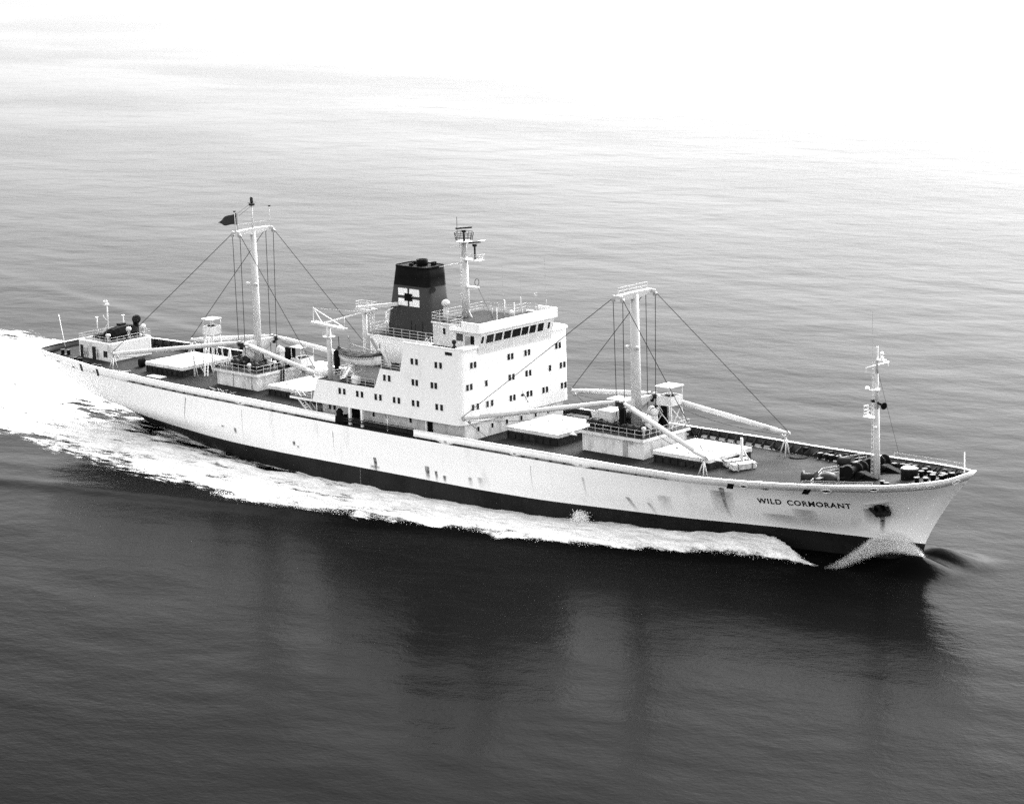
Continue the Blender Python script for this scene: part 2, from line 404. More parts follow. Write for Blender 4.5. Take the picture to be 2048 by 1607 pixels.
for xa, ya in ((34.1, -2.6), (34.1, 1.6), (10.8, -1.8), (-41.2, -2)):
    s = 1 if xa > 0 else -1
    mb.add([(xa, ya-.5, 9.05), (xa+.9*s, ya-.1, 8.95), (xa, ya+.1, 9.25), (xa, ya-.5, 8.95), (xa+.9*s, ya-.1, 8.85), (xa, ya+.1, 9.0)], [(0, 1, 2), (5, 4, 3), (0, 3, 4, 1), (1, 4, 5, 2), (2, 5, 3, 0)])
pieces(mb, 'hatch_wheel_ramp', HATCHW, ship)

# ---- windows
def window_mesh(w, h):
    mb = MB(); t = .05   # frame lies in the x-z plane, looking towards -y
    for (x0, x1, z0, z1) in ((-w/2-t, w/2+t, h/2, h/2+t), (-w/2-t, w/2+t, -h/2-t, -h/2), (-w/2-t, -w/2, -h/2, h/2), (w/2, w/2+t, -h/2, h/2)):
        mb.box(x0, x1, -.05, .03, z0, z1, 0)
    mb.box(-w/2, w/2, -.012, .03, -h/2, h/2, 1)
    me = bpy.data.meshes.new('window'); me.from_pydata(mb.v, [], mb.f); me.materials.append(WHITE); me.materials.append(GLASS)
    me.polygons.foreach_set('material_index', mb.m); me.update(); return me
WIN = window_mesh(.50, .80); WIN_S = window_mesh(.45, .62); WIN_W = window_mesh(1.25, .42)
def window(parent, x, y, z, face, me=None):
    o = link('window', me or WIN, parent); o.location = (x, y, z)
    o.rotation_euler = (0, 0, {'S': 0, 'F': math.pi/2, 'P': math.pi, 'A': -math.pi/2}[face]); return o
def door(parent, x, y, z, face, w=.8, h=1.9, mat=None):
    mb = MB(); mb.box(-w/2, w/2, -.06, .03, 0, h); mb.box(-w/2+.1, -w/2+.2, -.1, -.06, h*.45, h*.55); mb.box(w/2-.02, w/2+.04, -.09, -.02, h*.2, h*.3); mb.box(w/2-.02, w/2+.04, -.09, -.02, h*.7, h*.8)
    o = mb.obj('door', mat or MIDG, parent); o.location = (x, y, z)
    o.rotation_euler = (0, 0, {'S': 0, 'F': math.pi/2, 'P': math.pi, 'A': -math.pi/2}[face]); return o

# ---- accommodation
YS = 10.22
mb = MB()
mb.prism([(-27.0, -7.8), (-2.5, -7.8), (-1.1, -8.4), (-.35, -9.2), (-.35, 9.2), (-1.1, 8.4), (-2.5, 7.8), (-27.0, 7.8)], 7.4, 9.995)
low = mb.obj('deck_house', WHITE2, ship)
for x in (-25.6, -24.75, -21.5): window(low, x, -7.81, 9.05, 'S')
for x in (-17.6, -15.2, -11.0): window(low, x, -7.81, 9.0, 'S', WIN_S)
door(low, -7.6, -7.8, 7.75, 'S', .9, 2.0, BLACK); door(low, -20.6, -7.8, 7.9, 'S', 1.6, 1.95, BLACK)
for y in (-6.75, -4.2, -1.5, 1.2, 3.9, 6.3): window(low, -.34, y, 9.05, 'F', WIN_S)
mb = MB()
front = rounded(-9.6, 0.0, -YS, YS, .9, 6, (1, 1, 0, 0))
mb.prism(front, 10.0, 18.4, 0, 1)
poly = [(-26.4, 10.0), (-9.6, 10.0), (-9.6, 18.38), (-10.24, 15.75), (-13.75, 15.75), (-14.9, 13.1), (-25.3, 13.1)]
o = len(mb.v); n = len(poly)
mb.v += [(x, -YS, z) for x, z in poly]+[(x, YS, z) for x, z in poly]
mb.face([o+i for i in range(n)]); mb.face([o+n+n-1-i for i in range(n)])
for i in range(n):
    j = (i+1) % n; mb.face((o+j, o+i, o+n+i, o+n+j), 1 if i in (3, 5) else 0)
block = mb.obj('accommodation_block', [WHITE, DECK], ship)
mb = MB(); mb.box(-30.6, -26.3, -YS, YS, 10.0, 10.28, 0, top=1)
mb.obj('boat_deck_extension', [WHITE, DECK], ship)
SX = [-20.75, -17.54, -14.25, -10.98, -7.65, -3.57]
for x in SX:
    for dx in (-.42, .42): window(block, x+dx, -YS, 12.0, 'S')
for x in (-12.56, -7.65, -4.37):
    for dx in ((-.42, .42) if x < -10 else (-.33, .33)): window(block, x+dx, -YS, 14.65, 'S')
for x in (-7.64, -3.51):
    for dx in (-.4, .4): window(block, x+dx, -YS, 17.3, 'S')
window(block, -1.7, -YS, 18.93, 'S', WIN_W)
FA = [-7.55, -4.91, -.7, 2.47, 5.46, 9.01]
for y in FA:
    for dy in ((-.43, .43) if y < -4 else (-.33, .33)): window(block, 0, y+dy, 12.0, 'F')
for y in (-8.53, -.8, 2.35, 8.89):
    for dy in (-.34, .34): window(block, 0, y+dy, 14.65, 'F')
for y in (-5.43, 6.46): window(block, 0, y, 14.65, 'F')
for y in (-7.72, -.9, 2.25, 8.1):
    for dy in (-.33, .33): window(block, 0, y+dy, 17.3, 'F')
mb = MB(); mb.box(.0, .12, .95, 1.3, 11.9, 12.2); mb.tube((.06, 1.1, 12.6), (.06, 2.2, 10.9), .03, n=5); mb.lathe((.0, 1.2, 12.1), [(.12, 0), (.05, .25)], 8, 0, (1, 0, 0))
pieces(mb, 'wall_lamp', DARK, block)
# wing bulwarks with rounded front corners, rubbing strips
def wing(sgn):
    mb = MB(); pts = [(-9.4, YS, 0), (-9.15, YS, .5), (-9.0, YS, 1)]
    ctl = [(-9.5, YS), (-.9, YS)]+[(-.9+.9*math.sin(R(a)), YS-.9+.9*math.cos(R(a))) for a in (15, 30, 45, 60, 75)]+[(0.0, YS-.9), (0.0, 6.75)]
    for (x0, y0), (x1, y1) in zip(ctl[:-1], ctl[1:]):
        dx, dy = x1-x0, y1-y0; L = math.hypot(dx, dy); nx, ny = -dy/L*.1, dx/L*.1
        # inner side lies towards the ship's middle
        if (ny > 0): nx, ny = -nx, -ny
        if x0 == 0.0 and x1 == 0.0: nx, ny = -.1, 0
        q = [(x0, y0), (x1, y1), (x1+nx, y1+ny), (x0+nx, y0+ny)]
        z1 = 19.58
        vs = [(x, sgn*y, 18.4) for x, y in q]+[(x+(.25 if x < -9 else 0), sgn*y, z1) for x, y in q]
        fs = [(0, 1, 5, 4), (1, 2, 6, 5), (2, 3, 7, 6), (3, 0, 4, 7), (4, 5, 6, 7)]
        mb.add(vs, fs)
        mb.bar((x0, sgn*y0, z1+.03), (x1, sgn*y1, z1+.03), .2, .06)
    return mb.obj('wing_bulwark', WHITE, block)
wing(-1); wing(1)
mb = MB(); mb.box(-1.0, .25, -9.75, -6.6, 19.35, 19.66); mb.box(-.9, .2, 7.0, 9.9, 19.35, 19.62)
pieces(mb, 'wing_console', WHITE, block)
mb = MB()
for y in (-9.6,):
    mb.lathe((-1.3, y, 18.4), [(.22, 0), (.16, .3), (.14, .95), (.3, 1.0), (.32, 1.3), (.15, 1.5), (.12, 1.7), (.28, 1.8), (.28, 2.1), (.1, 2.25)], 10)
mb.obj('compass_repeater', DARK, block)
# walkway pillars under the overhang, gangway stowed in the bulwark opening
mb = MB()
for x in (-19.65, -17.45): mb.box(x-.16, x+.16, -10.2, -9.9, 7.7, 10.0)
for x in (-25.8, -13, -6.2): mb.tube((x, -10.0, 7.7), (x, -10.0, 10.0), .06)
pieces(mb, 'pillar', WHITE, ship)
mb = MB(); xa, xb, zg = -20.8, -8.1, 8.25
for z in (zg, zg+.42): mb.bar((xa, -10.55, z), (xb, -10.55, z-.06), .08, .08)
for z in (zg, zg+.42): mb.bar((xa, -9.95, z), (xb, -9.95, z-.06), .08, .08)
for i in range(26):
    x = xa+(xb-xa)*i/25; mb.bar((x, -10.55, zg), (x, -10.55, zg+.4), .05, .05)
    if i < 25:
        x2 = xa+(xb-xa)*(i+1)/25; mb.bar((x, -10.55, zg if i % 2 else zg+.4), (x2, -10.55, zg+.4 if i % 2 else zg), .04, .04)
    mb.bar((x, -10.55, zg+.05), (x, -9.95, zg+.05), .22, .03)
mb.obj('gangway_ladder', DARK, ship)
mb = MB(); mb.lathe((-21.3, -10.3, 7.8), [(.3, 0), (.5, .2), (.55, .8), (.4, 1.3), (.5, 1.5), (.2, 1.9)], 9); mb.box(-20.9, -20.3, -10.6, -9.6, 7.8, 8.9); mb.lathe((-19.9, -10.0, 8.9), [(.35, 0), (.35, .5)], 9, 0, (0, 1, 0))
mb.obj('gangway_winch', BLACK, ship)
# railings on the accommodation decks
mb = MB()
railing(mb, [(-30.5, -10.1, 10.28), (-26.6, -10.1, 10.28)]); railing(mb, [(-30.5, 10.1, 10.28), (-30.5, -10.1, 10.28)])
railing(mb, [(-19.9, -10.1, 13.1), (-14.95, -10.1, 13.1)]); railing(mb, [(-13.6, -10.1, 15.75), (-10.3, -10.1, 15.75)])
railing(mb, [(-25.2, -10.1, 13.1), (-25.2, -4.3, 13.1)]); railing(mb, [(-25.2, 10.1, 13.1), (-25.2, 4.3, 13.1)]); railing(mb, [(-25.2, 10.1, 13.1), (-15, 10.1, 13.1)])
railing(mb, [(-13.7, -5, 15.75), (-13.7, -10.1, 15.75)])
mb.obj('railing', RAILW, ship)
# stairs
def stairs(p, q, w=.75, mat=WHITE, name='stairs'):
    mb = MB(); p, q = Vector(p), Vector(q); k = max(4, int(abs(q.z-p.z)/.24)); hd = Vector((q.x-p.x, q.y-p.y, 0)).normalized(); sd = Vector((-hd.y, hd.x, 0))*w/2
    for s in (-1, 1):
        mb.bar(p+sd*s, q+sd*s, .06, .22); mb.bar(p+sd*s+Vector((0, 0, .9)), q+sd*s+Vector((0, 0, .9)), .05, .05)
        for t in (0, .33, .66, 1): c = p.lerp(q, t)+sd*s; mb.tube(c, c+Vector((0, 0, .9)), .03, n=5)
    for i in range(k): c = p.lerp(q, (i+.5)/k); mb.obox(c, hd*.12, sd, Vector((0, 0, .02)))
    return mb.obj(name, mat, ship)
stairs((-27.3, -9.3, 8.0), (-30.0, -9.3, 10.2)); stairs((-22.6, -8.3, 13.1), (-20.6, -8.3, 15.4)); stairs((-12.8, -4.8, 15.75), (-10.2, -4.8, 18.4)); stairs((-43.1, .1, 8.3), (-42.9, .1, 10.6), .5, DARK, 'ladder')

# ---- funnel casing and funnel
mb = MB(); mb.prism(rounded(-22.0, -9.62, -4.1, 4.1, .8, 5, (0, 0, 1, 1)), 13.1, 18.45, 0, 1); mb.prism(rounded(-22.15, -9.62, -4.25, 4.25, .8, 5, (0, 0, 1, 1)), 18.3, 18.52, 0, 1)
casing = mb.obj('engine_casing', [WHITE, DECK], ship)
mb = MB(); railing(mb, [(-10.0, -4.15, 18.52), (-21.4, -4.15, 18.52), (-22.05, -3.4, 18.52), (-22.05, 3.4, 18.52), (-21.4, 4.15, 18.52), (-10, 4.15, 18.52)], 1.1, 1.35)
mb.obj('railing', RAILW, casing)
mb = MB(); mb.lathe((-20.7, -1.6, 18.52), [(.5, 0), (.5, 1.0), (.55, 1.1), (.2, 1.3)], 10); mb.box(-21.4, -20.4, .4, 1.8, 18.52, 19.6); mb.tube((-20.2, -2.4, 18.52), (-20.2, -2.4, 21.2), .1); mb.tube((-19.8, -2.4, 18.52), (-19.8, -2.4, 21.0), .07); mb.tube((-20.2, -2.4, 21.2), (-19, -1.8, 21.9), .09)
pieces(mb, 'casing_ventilator', WHITE2, casing)
def fun_ring(z):
    t = (z-18.5)/(27.3-18.5); a = -20.75+1.75*t; b = -12.5-.75*t; w = 2.05-.15*t
    return rounded(a, b, -w, w, .75, 6)
mb = MB(); zs = [18.5, 20, 22, 24.85, 24.85, 26, 27.3]; o0 = None
rings = [fun_ring(z) for z in zs]; n = len(rings[0])
for z, rg in zip(zs, rings): mb.v += [(x, y, z) for x, y in rg]
for k in range(len(zs)-1):
    for i in range(n):
        j = (i+1) % n; mb.face((k*n+i, k*n+j, (k+1)*n+j, (k+1)*n+i), 1 if k >= 4 else 0, True)
e = (len(zs)-1)*n; mb.face([e+i for i in range(n)], 1)
rg = fun_ring(27.3)
for i in range(n):
    j = (i+1) % n; mb.bar((rg[i][0], rg[i][1], 27.3), (rg[j][0], rg[j][1], 27.3), .1, .25, 1)
funnel = mb.obj('funnel', [FUNNEL, BLACK], ship)
mb = MB()
for (x, y, rr, h) in ((-15.8, .1, .75, .85), (-17.4, .3, .3, .4), (-14.6, .8, .25, .5), (-14.6, 1.2, .22, .5), (-16.8, -.9, .3, .35)): mb.lathe((x, y, 27.25), [(rr, 0), (rr, h), (rr*.8, h), (rr*.8, h-.2)], 12)
pieces(mb, 'exhaust_pipe', BLACK, funnel)
# emblem: four white panels and a dark square, on the starboard and the port side
def fy(z): return 2.05-.15*(z-18.5)/8.8+.012
x0, x1, z0, z1 = -18.25, -14.5, 22.25, 24.5; xm, zm = (x0+x1)/2-.06, (z0+z1)/2
for s in (-1, 1):
    for (a, b, c, e2, m, nm, off) in ((x0, xm-.16, z0, zm-.2, WHITE, 'emblem_panel', 0), (xm+.16, x1, z0, zm-.2, WHITE, 'emblem_panel', 0), (x0, xm-.16, zm+.2, z1, WHITE, 'emblem_panel', 0), (xm+.16, x1, zm+.2, z1, WHITE, 'emblem_panel', 0), (xm-.72, xm+.72, zm-.5, zm+.5, BLACK, 'emblem_square', .012)):
        mb = MB(); q = [(a, c), (b, c), (b, e2), (a, e2)]
        mb.add([(x, s*(fy(z)+off), z) for x, z in q]+[(x, s*(fy(z)-.05), z) for x, z in q], [(0, 1, 2, 3) if s < 0 else (3, 2, 1, 0), (0, 4, 5, 1), (1, 5, 6, 2), (2, 6, 7, 3), (3, 7, 4, 0)])
        mb.obj(nm, m, funnel)
mb = MB(); mb.lathe((-12.95, -1.2, 24.6), [(.3, 0), (.4, .35)], 10, 0, (1, -.5, 0)); mb.tube((-16.0, -2.1, 18.6), (-16.0, -2.05, 20.4), .05); mb.tube((-15.3, -2.1, 18.6), (-15.3, -2.05, 20.0), .05); mb.tube((-14.0, -2.1, 18.6), (-14.0, -2.05, 20.4), .07)
pieces(mb, 'horn', DARK, funnel)

# ---- wheelhouse
mb = MB()
mb.box(-9.6, -4.2, -4.7, 4.7, 18.4, 21.2, 0)
W = 6.8
# front part: front wall leans outward; profile in x-z extruded across
prof = [(-4.2, 18.4), (.02, 18.4), (.05, 18.66), (.72, 21.25), (-4.2, 21.25)]
o = len(mb.v); n = len(prof); mb.v += [(x, -W, z) for x, z in prof]+[(x, W, z) for x, z in prof]
mb.face([o+i for i in range(n)]); mb.face([o+n+n-1-i for i in range(n)])
for i in range(n):
    j = (i+1) % n; mb.face((o+j, o+i, o+n+i, o+n+j), 0)
wheel = mb.obj('wheelhouse', BRIDGE_SHADE, ship)
mb = MB()
mb.box(-9.75, -4.21, -4.85, 4.85, 21.2, 21.42, 0, top=1); mb.box(-4.2, .74, -7.2, 7.2, 21.26, 21.44, 0, top=1)
roof = mb.obj('roof', [WHITE, DECK], wheel)
mb = MB()   # fascia round the front of the roof
def fas(x0, y0, x1, y1, z0, z1, t, nx, ny):
    q = [(x0, y0), (x1, y1), (x1-nx*t, y1-ny*t), (x0-nx*t, y0-ny*t)]
    mb.add([(x, y, z0) for x, y in q]+[(x-nx*.06, y-ny*.06, z1) for x, y in q], [(0, 1, 5, 4), (1, 2, 6, 5), (2, 3, 7, 6), (3, 0, 4, 7), (4, 5, 6, 7), (3, 2, 1, 0)])
fas(.8, -7.1, .8, 7.1, 21.2, 22.4, .12, 1, 0)
for s in (-1, 1):
    fas(-2.3, s*7.26, .62, s*7.26, 21.2, 22.4, .12, 0, s); fas(-4.3, s*7.26, -2.31, s*7.26, 21.2, 21.62, .12, 0, s)
    mb.obox((.71, s*7.18, 21.8), (.1, 0, 0), (0, .1, 0), (0, 0, .6))
mb.obj('fascia', WHITE, wheel)
# bridge windows on the leaning front wall
tl = math.atan2(.67, 2.59)
def slanted(y, w, h, zc):
    mb = MB(); x = .05+(zc-18.66)*.67/2.59
    t = .05
    for (y0, y1, a, b) in ((-w/2-t, w/2+t, h/2, h/2+t), (-w/2-t, w/2+t, -h/2-t, -h/2), (-w/2-t, -w/2, -h/2, h/2), (w/2, w/2+t, -h/2, h/2)): mb.box(-.03, .05, y0, y1, a, b, 0)
    mb.box(-.03, .015, -w/2, w/2, -h/2, h/2, 1)
    ob = mb.obj('window', [WHITE, GLASS], wheel); ob.location = (x, y, zc); ob.rotation_euler = (0, tl, 0)
for y, w in ((-5.05, 1.34), (-3.46, 1.34), (-1.85, 1.36), (-.18, 1.6), (1.42, 1.26), (2.85, 1.2), (4.35, 1.15)): slanted(y, w, 1.12, 20.28)
slanted(-6.42, .5, .95, 20.3); slanted(5.9, .45, .95, 20.3)
window(wheel, -7.6, -4.7, 20.3, 'S')
for x, w in ((-3.0, 1.1),):
    mb = MB(); mb.box(x-w/2, x+w/2, -6.84, -6.79, 19.9, 20.8, 0); mb.obj('window', GLASS, wheel)
door(wheel, -1.7, -6.8, 18.5, 'S', .75, 2.1, MIDG); door(wheel, -.85, -6.8, 18.5, 'S', .6, 2.2, BLACK)
mb = MB()
railing(mb, [(-4.3, -4.75, 21.42), (-9.65, -4.75, 21.42), (-9.65, 4.75, 21.42), (-4.3, 4.75, 21.42)], 1.1, 1.3)
railing(mb, [(-4.3, 4.75, 21.42), (-4.2, 7.1, 21.44), (-2.4, 7.1, 21.44)], 1.1, 1.2); railing(mb, [(-4.3, -4.75, 21.42), (-4.2, -7.1, 21.44), (-2.4, -7.1, 21.44)], .9, 1.2)
mb.obj('railing', RAILW, wheel)
mb = MB()
for (x, y, z0, h) in ((-5.0, 1.4, 21.4, 4.2), (-3.9, 2.4, 21.4, 6.6), (-1.9, 3.6, 21.4, 5.4), (-1.0, 7.2, 22.0, 6.6), (-1.3, 5.5, 21.4, 3.2)):
    mb.tube((x, y, z0), (x, y, z0+1.2), .07, .06, 6); mb.tube((x, y, z0+1.2), (x-.15, y, z0+h), .03, .018, 5)
for z in (24.0, 24.25): mb.tube((-1.3, 5.1, z), (-1.3, 5.9, z), .025, n=5)
pieces(mb, 'whip_antenna', MIDG, wheel)
mb = MB(); mb.tube((-3.9, 2.5, 21.4), (-3.9, 2.5, 23.6), .09); mb.tube((-2.4, 4.0, 21.4), (-2.4, 4.0, 23.9), .09); mb.tube((-.5, -2.6, 21.4), (-.5, -2.6, 23.6), .06); mb.tube((-.3, .4, 21.4), (-.3, .4, 23.9), .06); mb.lathe((-2.0, 1.7, 21.4), [(.25, 0), (.2, .7), (.3, .75), (.32, 1.0), (.1, 1.2)], 10)
mb.lathe((-8.6, -3.3, 21.4), [(.35, 0), (.35, 1.2), (.28, 1.9), (.5, 1.95), (.55, 2.2), (.4, 2.5), (.1, 2.65)], 12)
pieces(mb, 'roof_fitting', BOOMW, wheel)

# ---- radar mast
bx = -8.2
mb = MB(); mb.tube((bx, 0, 21.4), (bx, 0, 29.1), .52, .38, 14); mb.tube((bx, 0, 29.1), (bx, 0, 31.0), .38, .3, 12, 1)
for a in (0, 2.1, 4.2): mb.bar((bx, 0, 23.0), (bx+1.0*math.cos(a), 1.0*math.sin(a), 21.4), .1, .1)
rmast = mb.obj('radar_mast', [BOOMW, MIDG], ship)
mb = MB(); mb.box(bx+.3, bx+2.2, -.35, .35, 25.2, 25.4); mb.box(bx+.2, bx+2.9, -.6, .6, 28.75, 28.87); mb.tube((bx, -4.6, 28.4), (bx, .5, 28.4), .06); mb.tube((bx, -2.7, 30.6), (bx, 3.9, 30.7), .06); mb.lathe((bx, 0, 31.0), [(1.05, 0), (1.05, .08)], 14)
railing(mb, [(bx+.3, -.6, 28.87), (bx+2.9, -.6, 28.87), (bx+2.9, .6, 28.87)], .7, .9, .03)
pieces(mb, 'platform', BOOMW, rmast)
mb = MB()
for i in range(14):
    a = 2*math.pi*i/14; p = Vector((bx+1.0*math.cos(a), 1.0*math.sin(a), 31.05)); q = Vector((bx+1.25*math.cos(a), 1.25*math.sin(a), 32.2)); mb.tube(p, q, .035, n=5)
    a2 = 2*math.pi*(i+1)/14
    for t in (.5, 1): mb.tube(p.lerp(q, t), Vector((bx+(1+.25*t)*math.cos(a2), (1+.25*t)*math.sin(a2), 31.05+1.15*t)), .035, n=5)
mb.obj('crow_nest_basket', DARK, rmast)
mb = MB(); mb.tube((bx, 0, 31.0), (bx, 0, 32.4), .16, .14); mb.lathe((bx, 0, 32.2), [(.3, 0), (.3, .3)], 10); mb.obox((bx, 0, 32.75), (.5, .95, 0), (-.1, .06, 0), (0, 0, .11))
mb.lathe((bx+1.8, 0, 28.87), [(.22, 0), (.12, .3), (.12, 1.6), (.3, 1.7), (.3, 2.0)], 10); mb.obox((bx+1.8, 0, 31.05), (.35, .75, 0), (-.08, .05, 0), (0, 0, .1))
pieces(mb, 'radar_scanner', DARK, rmast)
mb = MB(); mb.tube((bx-.6, -.6, 32.0), (bx-.6, -.6, 34.2), .035, n=5)
for i in range(16):
    a, b = 2*math.pi*i/16, 2*math.pi*(i+1)/16; mb.tube((bx+2.0, .38*math.cos(a), 26.0+.45*math.sin(a)), (bx+2.0, .38*math.cos(b), 26.0+.45*math.sin(b)), .04, n=5)
mb.tube((bx+2.0, 0, 25.4), (bx+2.0, 0, 25.6), .05); mb.tube((bx+2.0, 0, 25.6), (bx+4.2, .4, 21.5), .02, n=5)
pieces(mb, 'loop_antenna', DARK, rmast)
mb = MB()
for s in (-1, 1): mb.tube((bx-.65, s*.18, 21.4), (bx-.65, s*.18, 31.0), .03, n=5)
for z in np.arange(21.7, 31, .45): mb.tube((bx-.65, -.18, z), (bx-.65, .18, z), .02, n=5)
mb.obj('ladder', RAILW, rmast)

# ---- crane posts, davits behind the accommodation
mb = MB(); mb.tube((-23.7, -9.3, 13.1), (-23.8, -9.3, 20.0), .36, .3, 12)
mb.bar((-26.6, -9.6, 20.25), (-21.0, -9.2, 19.8), .28, .3); mb.bar((-26.6, -8.9, 20.25), (-21.0, -8.6, 19.8), .2, .2)
mb.bar((-26.5, -9.3, 22.1), (-21.0, -9.0, 19.95), .1, .1); mb.bar((-26.5, -9.3, 20.3), (-26.5, -9.3, 22.2), .1, .1); mb.bar((-26.3, -9.3, 21.9), (-24.8, -9.3, 20.2), .1, .1)
mb.bar((-25.0, -9.2, 20.2), (-20.6, -4.2, 21.7), .14, .16); mb.tube((-21.2, -8.9, 19.9), (-21.2, -8.9, 21.3), .04); mb.tube((-26.4, -9.3, 22.1), (-19.0, -4.2, 21.4), .02, n=4)
mb.lathe((-23.75, -9.3, 18.6), [(.8, 0), (.8, .1)], 12)
railing(mb, [(-24.3, -9.9, 18.7), (-23.2, -9.9, 18.7), (-23.0, -9.2, 18.7)], .6, .5)
mb.obj('crane_post', BOOMW, ship)
mb = MB(); mb.tube((-21.9, -4.6, 13.1), (-21.9, -4.6, 21.6), .34, .3, 12); mb.box(-23.3, -20.4, -5.0, -3.6, 21.5, 21.75); mb.bar((-23.3, -4.7, 21.7), (-17.4, -3.0, 22.6), .42, .42)
railing(mb, [(-23.2, -4.9, 21.75), (-20.5, -4.9, 21.75), (-20.5, -3.7, 21.75), (-23.2, -3.7, 21.75)], .9, .9, closed=True)
for x in (-21.2, -20.7, -20.4): mb.tube((x, -4.4, 18.5), (x, -4.4, 21.5), .08)
mb.obj('crane_post', BOOMW, ship)
def davit(x, y, z, lean):
    mb = MB(); p = Vector((x, y+1.6, z)); k = [p, p+Vector((0, -.5, 1.6)), p+Vector((lean*.4, -1.5, 3.2)), p+Vector((lean, -2.0, 3.5))]
    for a, b, w in zip(k[:-1], k[1:], (.5, .42, .3)): mb.bar(a, b, w*.7, w)
    mb.bar((x-.5, y+1.7, z), (x+.5, y+1.7, z), .5, .4)
    return mb.obj('davit', WHITE2, ship)
davit(-21.6, -8.6, 13.3, 0); davit(-15.0, -8.6, 14.4, -.2)
mb = MB(); mb.bar((-15.2, -7.6, 15.6), (-17.0, -8.4, 19.0), .3, .35); mb.bar((-21.4, -7.4, 15.0), (-21.9, -7.6, 18.6), .2, .25); mb.tube((-21.3, -7.6, 17.6), (-15.0, -7.8, 16.9), .1)
for x in np.linspace(-20.5, -16.0, 5): mb.tube((x, -6.9, 15.6), (x, -6.9, 17.9), .03, n=5)
mb.tube((-20.5, -6.9, 17.9), (-16, -6.9, 17.9), .03, n=5)
pieces(mb, 'davit_arm', MIDG, ship)
mb = MB(); mb.box(-21.0, -14.95, -7.6, -4.1, 13.1, 15.2, 0, top=1); mb.box(-24.6, -22.4, -6.6, -4.6, 13.1, 14.0)
pieces(mb, 'boat_deck_locker', [MIDG, DECK], ship)  # mid grey side walls paint in the shade of the recess below the lifeboat
mb = MB(); mb.lathe((-19.0, -9.4, 13.75), [(.26, -.65), (.36, -.55), (.36, .55), (.26, .65)], 12, 0, (1, 0, 0)); mb.box(-19.5, -18.5, -9.7, -9.1, 13.1, 13.5)
tag(mb.obj('life_raft_canister', WHITE, None), 'small white life raft canister lying in its cradle under the lifeboat', 'life raft')
mb = MB(); mb.lathe((-26.0, -8.6, 13.72), [(.3, -1.1), (.58, -.9), (.62, 0), (.58, .9), (.3, 1.1)], 14, 0, (1, 0, 0)); mb.box(-26.9, -25.2, -9.1, -8.1, 12.9, 13.2)
tag(mb.obj('life_raft_canister', WHITE, None), 'rounded white life raft canister on the aft end of the accommodation, under the boom head', 'life raft')

# ---- lifeboat: a double-ended hull with thwarts, cover ropes and grab lines
def lifeboat(x, y, z, L=7.9, B=2.5, D=1.35):
    root = link('lifeboat', None); root.location = (x, y, z)
    tag(root, 'open white lifeboat with dark cover slung in davits behind the white accommodation block', 'lifeboat')
    mb = MB(); N = 22; K = 8
    for i in range(N+1):
        t = -1+2*i/N; w = max(.02, (1-abs(t)**2.6))*B/2; sh = .35*t*t
        for k in range(K+1):
            a = math.pi*k/K; yy = -math.cos(a)*w; zz = D+sh-math.sin(a)**.7*(D-.12*0+sh*.3) * (1-.25*abs(t)**3)
            mb.v.append((t*L/2, yy, zz))
    for i in range(N):
        for k in range(K):
            a = i*(K+1)+k; mb.face((a, a+1, a+K+2, a+K+1), 0, True)
    h = mb.obj('boat_hull', WHITE2, root)
    mb = MB()
    pr = [[], []]
    for i in range(N+1):
        t = -1+2*i/N; w = max(.02, (1-abs(t)**2.6))*B/2; sh = .35*t*t
        pr[0].append(Vector((t*L/2, -w-.03, D+sh))); pr[1].append(Vector((t*L/2, w+.03, D+sh)))
    for s in pr: mb.path(s, .07, 5)
    mb.obj('gunwale', DARK, root)
    mb = MB(); o = None
    for i in range(N+1):
        for a, b, h2 in ((pr[0][i], pr[1][i], .28),):
            for t in (0, .25, .5, .75, 1):
                p = a.lerp(b, t); mb.v.append((p.x, p.y*.97, p.z+.03+h2*math.sin(math.pi*t)+random.uniform(-.06, .06)))
    for i in range(N):
        for k in range(4): a = i*5+k; mb.face((a, a+5, a+6, a+1), 0, False)
    mb.obj('cover', DARK, root)
    mb = MB()
    for i in range(2, N-2):
        a, b = pr[0][i], pr[0][i+1]; m_ = (a+b)/2+Vector((0, -.06, -.38)); mb.tube(a+Vector((0, -.06, 0)), m_, .022, n=4); mb.tube(m_, b+Vector((0, -.06, 0)), .022, n=4)
    mb.obj('grab_line', ROPE, root)
    mb = MB(); mb.tube((-L/2+.3, 0, D+.3), (-L/2+.2, 0, D+2.0), .05, n=5); mb.tube((L/2-.3, 0, D+.3), (L/2-.2, 0, D+2.0), .05, n=5); mb.bar((-L/2-.15, 0, .2), (-L/2-.25, 0, 1.7), .08, .45)
    mb.obj('rudder_and_falls', DARK, root)
lifeboat(-18.9, -8.7, 15.35)
mb = MB(); mb.box(-23.0, -22.4, -9.3, -8.8, 14.9, 16.9); mb.lathe((-22.7, -9.1, 14.6), [(.25, 0), (.35, .5), (.3, 1.6), (.15, 2.4)], 8)
mb.obj('boat_cover_roll', BLACK, ship)

